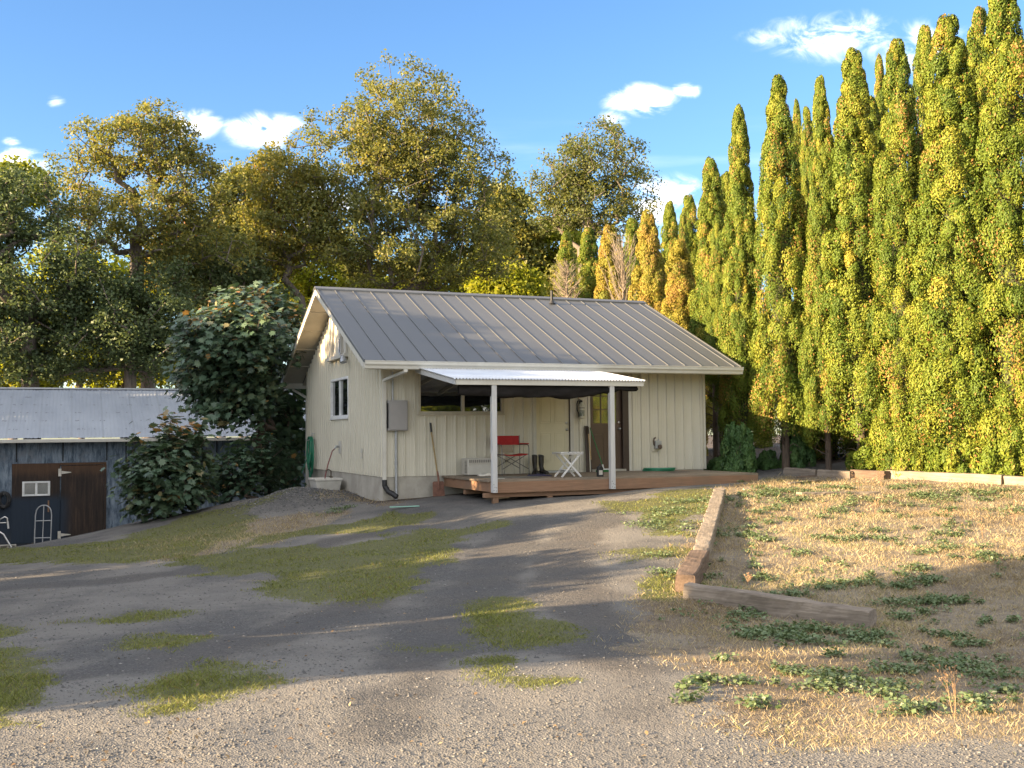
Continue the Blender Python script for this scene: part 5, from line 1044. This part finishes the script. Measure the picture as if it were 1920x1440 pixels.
# big-leaf maples between the house and the barn
def maple_leaf_poly():
    a = [(0, -.5), (.10, -.38), (.36, -.42), (.26, -.22), (.50, -.02), (.30, .02), (.28, .22), (.10, .16), (0, .5), (-.10, .16), (-.28, .22), (-.30, .02), (-.50, -.02), (-.26, -.22), (-.36, -.42), (-.10, -.38)]
    return np.array(a)
MP = maple_leaf_poly()
def maple(name, label, base, fork, ells, n_att, per, cr, size, seed, r0=.12, group='big-leaved maples', topw=None, cat='maple tree', tb=.45):
    r = np.random.default_rng(seed); base = np.array(base, float); att = ell_points(ells, n_att, r, 1.5); att = att[att[:, 2] > ground(att) + .12]
    t = thing(name, label, cat, tuple(base), 0, group); arr, par, w = grow(base, fork, att, r); put('trunk', branch_mesh('trunk', arr - base, par, w, r0, M_barkd, rmin=.008), t)
    n = len(att); k = np.maximum(2, (per * (.4 + 1.2 * r.random(n))).astype(int)); ci = np.repeat(np.arange(n), k); N_ = len(ci)
    out = unit(att - np.array(fork)); off = r.normal(size=(N_, 3)) * cr * np.array([.6, .6, .5]); C = att[ci] + off
    nrm = unit(UPV * .55 + out[ci] * .6 + r.normal(size=(N_, 3)) * .38); T = -UPV * 1.0 + out[ci] * .5 + r.normal(size=(N_, 3)) * .45          # tips hang down and outward
    tt = T - nrm * (T * nrm).sum(1)[:, None]; tt = unit(tt); bb = np.cross(nrm, tt); s = (size * (.55 + .75 * r.random(N_)))[:, None, None]
    v = C[:, None] + (bb[:, None] * MP[None, :, :1] + tt[:, None] * MP[None, :, 1:] + nrm[:, None] * (-.35 * (MP[None, :, :1] ** 2) - .3 * np.maximum(0, MP[None, :, 1:]) ** 2) + nrm[:, None] * .12 * np.abs(MP[None, :, :1])) * s
    tint = np.clip(tb + r.normal(size=n)[ci] * .13 + r.normal(size=N_) * .12, 0, .86)
    if topw is not None: tint = np.clip(tint + topw(C, r), 0, 1)
    cen = C + nrm * 0
    vv = np.concatenate([cen[:, None], v], 1); kk = len(MP); j = np.arange(kk); f = (np.stack([np.zeros(kk, int), j + 1, (j + 1) % kk + 1], 1)[None] + (np.arange(N_) * (kk + 1))[:, None, None]).reshape(-1, 3)
    put('crown', np_mesh('crown', vv.reshape(-1, 3) - base, f, M_map, np.repeat(tint, kk + 1)), t); return t
DM = 27.5
ztop = at(480, 560, DM)[2]
maple('maple_tree', 'big-leaved dark maple with orange-tinged top beside the gable of the house', gbase(500, DM + 2.4, .0), at(490, 800, DM + 2.2),
      px_ells([(445, 640, 108, 85, .7, .9), (510, 625, 72, 80, 3.2, .8), (470, 580, 76, 40, 1.4, .9), (380, 690, 60, 70, .5, 1), (520, 735, 62, 80, 3.6, .7), (440, 735, 90, 60, 1.2, .9), (525, 800, 50, 60, 3.6, .7), (525, 850, 40, 60, 3.4, .8), (410, 780, 45, 22, .4, 1), (345, 650, 28, 30, .3, 1)], DM), 1250, 12, .26, .21, 21, .13,
      topw=lambda C, r: np.where(r.random(len(C)) < np.clip((C[:, 2] - ztop + .9) / 1.6, .012, .24), .42, 0))
zt2 = at(330, 800, 25)[2]
maple('maple_bush', 'large pale-leaved maple bush in front of the barn, left of the big maple', gbase(320, 24.8), at(315, 960, 24.8),
      px_ells([(315, 900, 80, 80, 0, .9), (265, 890, 45, 60, 0, 1), (350, 850, 55, 60, .2, 1), (325, 800, 30, 30, 0, 1), (290, 960, 45, 35, -.2, 1), (370, 930, 50, 50, .3, 1), (255, 820, 18, 20, 0, 1)], 24.8), 330, 11, .22, .20, 22, .05, cat='maple bush', tb=.55,
      topw=lambda C, r: np.where(r.random(len(C)) < np.clip((C[:, 2] - zt2 + .3) / .8, .015, .55), .42, 0))
maple('maple_bush', 'dark maple thicket low between the barn bush and the house', gbase(470, 26.5), at(470, 930, 26.5),
      px_ells([(450, 890, 70, 50, .2, .9), (510, 900, 55, 40, 1.2, .9), (420, 920, 50, 40, -.1, 1), (550, 890, 26, 50, 3.6, 1), (480, 850, 50, 40, .6, 1)], 26.5), 280, 10, .2, .175, 23, .04, cat='maple bush', tb=.36,
      topw=lambda C, r: np.where(r.random(len(C)) < .03, .5, 0))

# the arborvitae hedge: each tree a tight column of upright flat sprays over bulging boughs
def thuja_mesh(H, Rm, seed, skirt=.0, dens=1.0, pw=.55, size=.054, lump=.25):
    r = np.random.default_rng(seed)
    def rad(z):                                                      # outline of the column
        t_ = z / H; return Rm * np.clip(1 - t_, 0, 1) ** pw * np.clip(.72 + t_ * 1.6, 0, 1) * 1.12 + .02
    nL = int(270 * H / 9 * Rm / .7 * dens); zL = H * (skirt + (1 - skirt) * r.random(nL) ** 1.05); aL = r.random(nL) * 6.283
    def wob(a, z): return .82 + .28 * (np.sin(a * 3 + z * 1.3 + seed) * .5 + .5) * (np.sin(z * 1.7 + a * 2 + seed) * .5 + .5)
    mod = wob(aL, zL) + .22 * (r.random(nL) - .5)
    rL = rad(zL) * mod; lc = np.c_[np.cos(aL) * rL, np.sin(aL) * rL, zL]; lr = lump * (.6 + .8 * r.random(nL)) * (.42 + .58 * np.minimum(1, rad(zL) / Rm)); lt = r.normal(size=nL)
    per = int(500 / dens ** .3); ci = np.repeat(np.arange(nL), per); n = len(ci)
    d = unit(r.normal(size=(n, 3)) + 1.0 * np.c_[np.cos(aL), np.sin(aL), np.zeros(nL) + .45][ci]); q = (.82 + .28 * r.random(n)) * lr[ci]
    C = lc[ci] + d * q[:, None] * np.array([.85, .85, 1.45])
    nI = int(22000 * dens * H / 9); zi = H * (skirt + (.97 - skirt) * r.random(nI)); ai = r.random(nI) * 6.283; ri = rad(zi) * wob(ai, zi) * (.68 + .24 * r.random(nI))      # sprays further in
    bl = np.sin(aL * 2 + zL * .9 + seed) + np.sin(zL * 2.3 - aL + seed * 2) + r.normal(size=nL) * .7; br = (r.random(n) < np.where(bl > 1.5, .28, .022)[ci])
    tint = np.clip(.42 + .14 * lt[ci] + r.normal(size=n) * .075, 0, .80); tint = np.where(br, .84 + .12 * r.random(n), tint)
    C = np.r_[C, np.c_[np.cos(ai) * ri, np.sin(ai) * ri, zi]]; d = np.r_[d, np.c_[np.cos(ai), np.sin(ai), .2 * np.ones(nI)]]; tint = np.r_[tint, np.clip(.4 + r.normal(size=nI) * .15 + .45 * (r.random(nI) < .12), 0, 1)]
    k = np.hypot(C[:, 0], C[:, 1]) > rad(np.clip(C[:, 2], 0, H)) * .5; k |= C[:, 2] > H * .93; k &= C[:, 2] > .02
    C = C[k]; d = d[k]; tint = tint[k]; n = len(C)
    T = unit(UPV * .8 + d * .85 + r.normal(size=(n, 3)) * .4); nr_ = unit(d * 1.0 + r.normal(size=(n, 3)) * .5)
    v = leaf_quads(C, nr_, size * (.55 + .9 * r.random(n)), .44, .10, T)
    hz = np.linspace(0, H * .96, 16); sd_ = 12; an = np.arange(sd_) * 6.283 / sd_                                    # solid dark core added to block light inside the column
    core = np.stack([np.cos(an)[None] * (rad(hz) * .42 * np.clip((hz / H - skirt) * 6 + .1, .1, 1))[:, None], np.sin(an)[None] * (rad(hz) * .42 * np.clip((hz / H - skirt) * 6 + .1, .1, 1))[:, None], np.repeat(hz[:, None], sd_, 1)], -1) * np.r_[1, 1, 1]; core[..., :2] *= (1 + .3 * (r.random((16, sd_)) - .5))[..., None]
    return v, tint, core
def thuja_parts(seed, H, Rm, m, **kw):
    v, tint, core = thuja_mesh(H, Rm, seed, **kw)
    me = np_mesh('crown', v.reshape(-1, 3), np.arange(len(v) * 4).reshape(-1, 4), m, np.repeat(tint, 4))
    i = np.arange(core.shape[0] * 12).reshape(-1, 12); f = np.stack([i[:-1], np.roll(i, -1, 1)[:-1], np.roll(i, -1, 1)[1:], i[1:]], -1).reshape(-1, 4)
    cs = kw.get('skirt', 0); k0 = int(cs * 16); cme = np_mesh('shade_core', core[k0:].reshape(-1, 3), f[:(15 - k0) * 12], M_core, smooth=False)
    r = random.Random(seed); mb = MB(); mb.tube([(0, 0, -.2), (.02, .01, H * .3), (0, 0, H * .9)], [.11, .08, .015], 8)
    for _ in range(26):
        a = r.random() * 6.283; z = r.uniform(.15, H * .22 + .6); l = r.uniform(.3, .75) * Rm * 1.2; mb.tube([(0, 0, z), (l * .6 * math.cos(a), l * .6 * math.sin(a), z + .12), (l * math.cos(a + .2), l * math.sin(a + .2), z + r.uniform(-.15, .35))], [.018, .011, .004], 5)
    tr = mb.build('trunk', M_barkd); tm = tr.data; bpy.data.objects.remove(tr); return me, cme, tm
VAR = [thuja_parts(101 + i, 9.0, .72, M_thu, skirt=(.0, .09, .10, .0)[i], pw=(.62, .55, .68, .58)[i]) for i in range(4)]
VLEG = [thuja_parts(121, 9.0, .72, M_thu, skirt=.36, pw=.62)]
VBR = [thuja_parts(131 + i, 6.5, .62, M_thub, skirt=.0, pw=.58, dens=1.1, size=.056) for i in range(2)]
def thuja(label, xpx, toppx, D, wpx, var, group='arborvitae hedge'):
    """a column whose tip stands where the photo has it: photo x, tip y, distance, width in photo pixels"""
    b = gbase(xpx, D, .1); top = at(xpx, toppx, D)[2]; H0, R0 = (9.0, .72) if var[0] != 'b' else (6.5, .62); me, cme, tm = {'g': VAR, 'b': VBR, 'l': VLEG}[var[0]][int(var[1])]
    sz = (top - b[2]) / H0; sx_ = wpx * D / F / 2 / (R0 * 1.08)
    t = thing('arborvitae', label, 'arborvitae', b, (xpx * .37) % 6.283, group); t.scale = (sx_, sx_, sz)
    for n, q in (('crown', me), ('shade_core', cme), ('trunk', tm)): put(n, q, t)
    return t
HEDGE = [
    ('front-most broad arborvitae cut by the right edge of the picture', 1905, -40, 21.0, 150, 'g0'), ('second arborvitae from the right edge, broad and reaching the top of the picture', 1800, 45, 21.6, 150, 'g1'), ('tall pointed arborvitae, third column in from the right edge', 1700, 85, 22.6, 120, 'g0'),
    ('broad double-topped arborvitae right of the deep dark gap, fourth column from the right', 1615, 100, 23.8, 140, 'g2'), ('narrow arborvitae clinging to the left of the broad double-topped one', 1552, 150, 24.2, 84, 'g2'), ('wide shaggy arborvitae standing left of the deep dark gap', 1472, 156, 24.9, 112, 'g1'),
    ('slim bright green arborvitae at the right corner of the house roof', 1396, 204, 25.9, 88, 'g2'), ('dark-topped shorter arborvitae behind the right slope of the roof', 1342, 304, 29.5, 90, 'l0'), ('thin arborvitae rising just left of the dark-topped one', 1298, 375, 35, 74, 'g1'),
    ('slender dark arborvitae with a fine tip behind the brown one', 1262, 382, 38, 74, 'g2'), ('short browned arborvitae at the right end of the roof ridge', 1278, 455, 31.5, 92, 'b0'), ('yellowed upright arborvitae directly above the right end of the ridge', 1222, 405, 36, 84, 'b1'),
    ('green arborvitae behind and between the yellowed ones', 1190, 413, 41, 84, 'g3'), ('golden brown arborvitae behind the bare dead sapling', 1150, 428, 39, 88, 'b0'), ('dark green arborvitae left of the bare dead sapling', 1108, 433, 42, 90, 'g0'), ('thin brown-green arborvitae at the far left end of the hedge', 1066, 437, 44, 74, 'g2'),
    ('shaded arborvitae filling behind the deep dark gap', 1560, 260, 26.8, 130, 'g3'), ('shaded arborvitae filling behind the broad double-topped one', 1645, 190, 25.9, 120, 'g0'),
    ('arborvitae tip showing behind the gap left of the broad double-topped one', 1527, 205, 27.5, 60, 'g3'), ('arborvitae behind the shaggy one, only its pale tip showing', 1507, 192, 28.5, 48, 'g2'), ('dark arborvitae tip between the third and fourth columns', 1667, 118, 26.5, 60, 'g1'), ('arborvitae filling between the two columns nearest the right edge', 1858, 20, 24.2, 110, 'g3'),
    ('dark arborvitae filling behind the third column from the right', 1755, 60, 25.2, 105, 'g0'), ('low thin green tip between yellowed arborvitae above the roof', 1288, 405, 33, 40, 'g3'), ('shaded arborvitae deep behind the house corner', 1370, 330, 30.5, 80, 'l0'), ('tall shaded arborvitae far back behind the dark gap', 1352, 345, 34.5, 110, 'g1'), ('far shaded arborvitae right of the one behind the dark gap', 1398, 360, 33.5, 100, 'g3'), ('shaded arborvitae in the dark gap beside the house wall', 1352, 420, 27.8, 60, 'l0')]
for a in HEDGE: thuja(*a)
for (X, D, h_) in ((10.9, 19.6, 9.7), (11.2, 17.9, 9.6), (11.6, 16.2, 9.4)):                # the hedge goes on past the frame towards the camera
    p = CAM[:2] + X * RGT[:2] + D * FWD[:2]; t = thing('arborvitae', ('arborvitae just past the right edge of the picture, first beyond the frame', 'arborvitae past the right edge of the picture, second beyond the frame', 'arborvitae past the right edge of the picture, nearest the camera')[0 if D > 19 else 1 if D > 17 else 2], 'arborvitae', (p[0], p[1], gz_(*p)), X, 'arborvitae hedge'); t.scale = (1.15, 1.15, h_ / 9)
    for n, q in zip(('crown', 'shade_core', 'trunk'), VAR[int(D) % 4]): put(n, q, t)
for i, (X, D) in enumerate(((24, 42), (32, 40), (41, 46), (30, 54))):   # the tree line that closes the view beyond the hedge
    p = CAM[:2] + X * RGT[:2] + D * FWD[:2]; b = np.array((p[0], p[1], gz_(*p) - .2))
    tree('field_tree', ('olive tree far behind the hedge, nearest its back', 'olive tree far behind the hedge beside the field', 'broad olive tree farthest right behind the hedge', 'olive tree farthest back behind the hedge')[i], b, b + np.array((0, 0, 2.5)), [(b[0], b[1], b[2] + 4.5, 4.2, 4.2, 4.2), (b[0] + 3, b[1], b[2] + 3, 3, 3, 3)], 200, 55, .9, .24, M_oak, .25, 90 + i, group='tree line beyond the hedge')
# low bulging shoots at the hedge foot and the small round shrubs
SH = [thuja_parts(151 + i, 1.0, .42, m, skirt=0, pw=.5, dens=2.3, size=.06, lump=.13) for i, m in enumerate((M_thu, leafmat('dark_green_spray', [(0, (.04, .085, .03)), (.5, (.075, .15, .045)), (1, (.13, .20, .06))], .2)))]
def shrub(label, x, ytop, ybase, wpx, D, var, cat='shrub'):
    b = gbase(x, D, .1); zt = at(x, ytop, D)[2]; hh = max(.3, zt - b[2]); t = thing('shrub', label, cat, b, x % 6.28, 'shrubs at the hedge foot'); s = wpx * D / F / 2 / .50; t.scale = (s, s, hh)
    for n, q in zip(('crown', 'shade_core', 'trunk'), SH[var]): put(n, q, t)
for a in [('round dark green shrub standing right of the deck end', 1384, 796, 880, 70, 24.6, 1), ('smaller round shrub right of the dark green one, browner in tone', 1490, 790, 872, 62, 25.2, 1), ('low dark seedling between the two round shrubs', 1438, 845, 882, 46, 25.4, 1), ('low spreading dark shrub at the house corner', 1350, 858, 884, 60, 25.6, 1),
          ('low shrub under the hedge right of the bare path', 1640, 820, 885, 110, 23.6, 0), ('leafy hedge-foot shrub left of the bright ones', 1715, 800, 886, 95, 22.4, 0), ('bright sunlit hedge-foot shrub, second from the right edge', 1790, 785, 888, 110, 21.6, 0), ('bright sunlit hedge-foot shrub at the right edge', 1880, 770, 888, 140, 21.0, 0)]: shrub(*a)
# bare dead sapling and dead brown bush above the roof ridge
M_dead = surf('bleached_dead_wood', (.27, .22, .17, 1), (.19, .15, .11, 1), 9, .9, bmp=0)
def dead(name, label, x, y0, y1, D, spread, n, seed, rise):
    r = np.random.default_rng(seed); b = np.array(gbase(x, D)); z0, z1 = at(x, y0, D)[2], at(x, y1, D)[2]; m = MB(); H = z1 - z0; Z0 = z0 - b[2]
    m.tube([(0, 0, 0), (.03, 0, Z0), (.0, .02, Z0 + H * .5), (.02, 0, Z0 + H)], [.07, .06, .03, .006], 6)
    for _ in range(n):
        z = Z0 - .6 + (H + .3) * r.random(); a = r.random() * 6.283; l = spread * (.5 + .8 * r.random()) * (1.15 - .6 * max(0, (z - Z0) / H)); d = Vector((math.cos(a), math.sin(a), 0)); p = Vector((0, 0, z)); e = p + d * l * .5 + Vector((0, 0, l * rise)); k = p.lerp(e, .5) + d * .08
        m.tube([p, k, e], [.016, .011, .004], 4)
        for _ in range(3):
            q = k.lerp(e, r.random()); m.tube([q, q + Vector((d.x * .1 + r.normal() * .1, d.y * .1 + r.normal() * .1, .12 + .2 * r.random() * rise))], [.007, .003], 4)
    tag(m.build(name, M_dead, None, 0, tuple(b)), label, 'dead tree')
dead('dead_sapling', 'bare bleached dead sapling above the right part of the roof ridge', 1172, 570, 462, 37, 1.0, 70, 71, 1.1); dead('dead_bush', 'dead brown twiggy bush above the roof right of the vent pipe', 1066, 570, 488, 41, .9, 130, 72, .45)
# ------------------------------------------------------------------ trees to the left of and behind the camera, out of frame, that shade the drive
def wtree(lab, u, v, H, crown, n, per, cr, seed, m, size=.2, r0=.2, bv=0, fv=0):
    b = np.array((u, v, gz_(u, v) - .1)); tree('yard_tree', lab, b + np.array((0, bv, 0)), b + np.array((0, fv, H * .35)), [(u + c[0], v + c[1], b[2] + c[2], c[3], c[4], c[5]) for c in crown], n, per, cr, size, m, r0, seed, 'trees outside the picture on the sun side')
U0 = -14.0
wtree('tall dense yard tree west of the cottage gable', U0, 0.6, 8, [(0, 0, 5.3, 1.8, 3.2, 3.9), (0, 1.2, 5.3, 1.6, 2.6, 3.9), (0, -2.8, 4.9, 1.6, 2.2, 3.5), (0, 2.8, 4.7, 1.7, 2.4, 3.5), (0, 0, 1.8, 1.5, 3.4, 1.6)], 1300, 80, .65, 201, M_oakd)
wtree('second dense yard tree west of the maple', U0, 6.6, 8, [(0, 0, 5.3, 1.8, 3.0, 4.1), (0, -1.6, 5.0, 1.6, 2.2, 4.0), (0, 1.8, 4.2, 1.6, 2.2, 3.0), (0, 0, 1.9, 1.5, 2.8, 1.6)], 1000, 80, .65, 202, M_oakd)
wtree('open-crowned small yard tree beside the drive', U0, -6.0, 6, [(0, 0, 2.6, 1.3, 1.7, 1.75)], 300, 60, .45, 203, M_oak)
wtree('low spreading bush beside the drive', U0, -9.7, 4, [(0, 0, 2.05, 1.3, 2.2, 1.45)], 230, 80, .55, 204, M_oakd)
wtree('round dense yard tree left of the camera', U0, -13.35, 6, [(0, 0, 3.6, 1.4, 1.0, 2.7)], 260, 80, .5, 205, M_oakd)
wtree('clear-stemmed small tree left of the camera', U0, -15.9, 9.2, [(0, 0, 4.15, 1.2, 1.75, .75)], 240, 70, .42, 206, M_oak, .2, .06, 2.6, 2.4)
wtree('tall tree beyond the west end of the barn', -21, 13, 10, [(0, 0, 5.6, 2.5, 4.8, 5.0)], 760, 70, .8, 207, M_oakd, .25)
for i, (u, v, H) in enumerate(((20, -31, 6), (25, -29, 6), (10, -31, 5.5), (15, -33, 6.5))):
    wtree(('sunlit bushy tree across the yard behind the camera', 'second sunlit tree across the yard behind the camera', 'third sunlit tree across the yard behind the camera', 'tallest sunlit tree across the yard behind the camera')[i], u, v, H, [(0, 0, H * .5, 3.2, 3.2, H * .5)], 260, 60, .8, 210 + i, M_yel, .3)
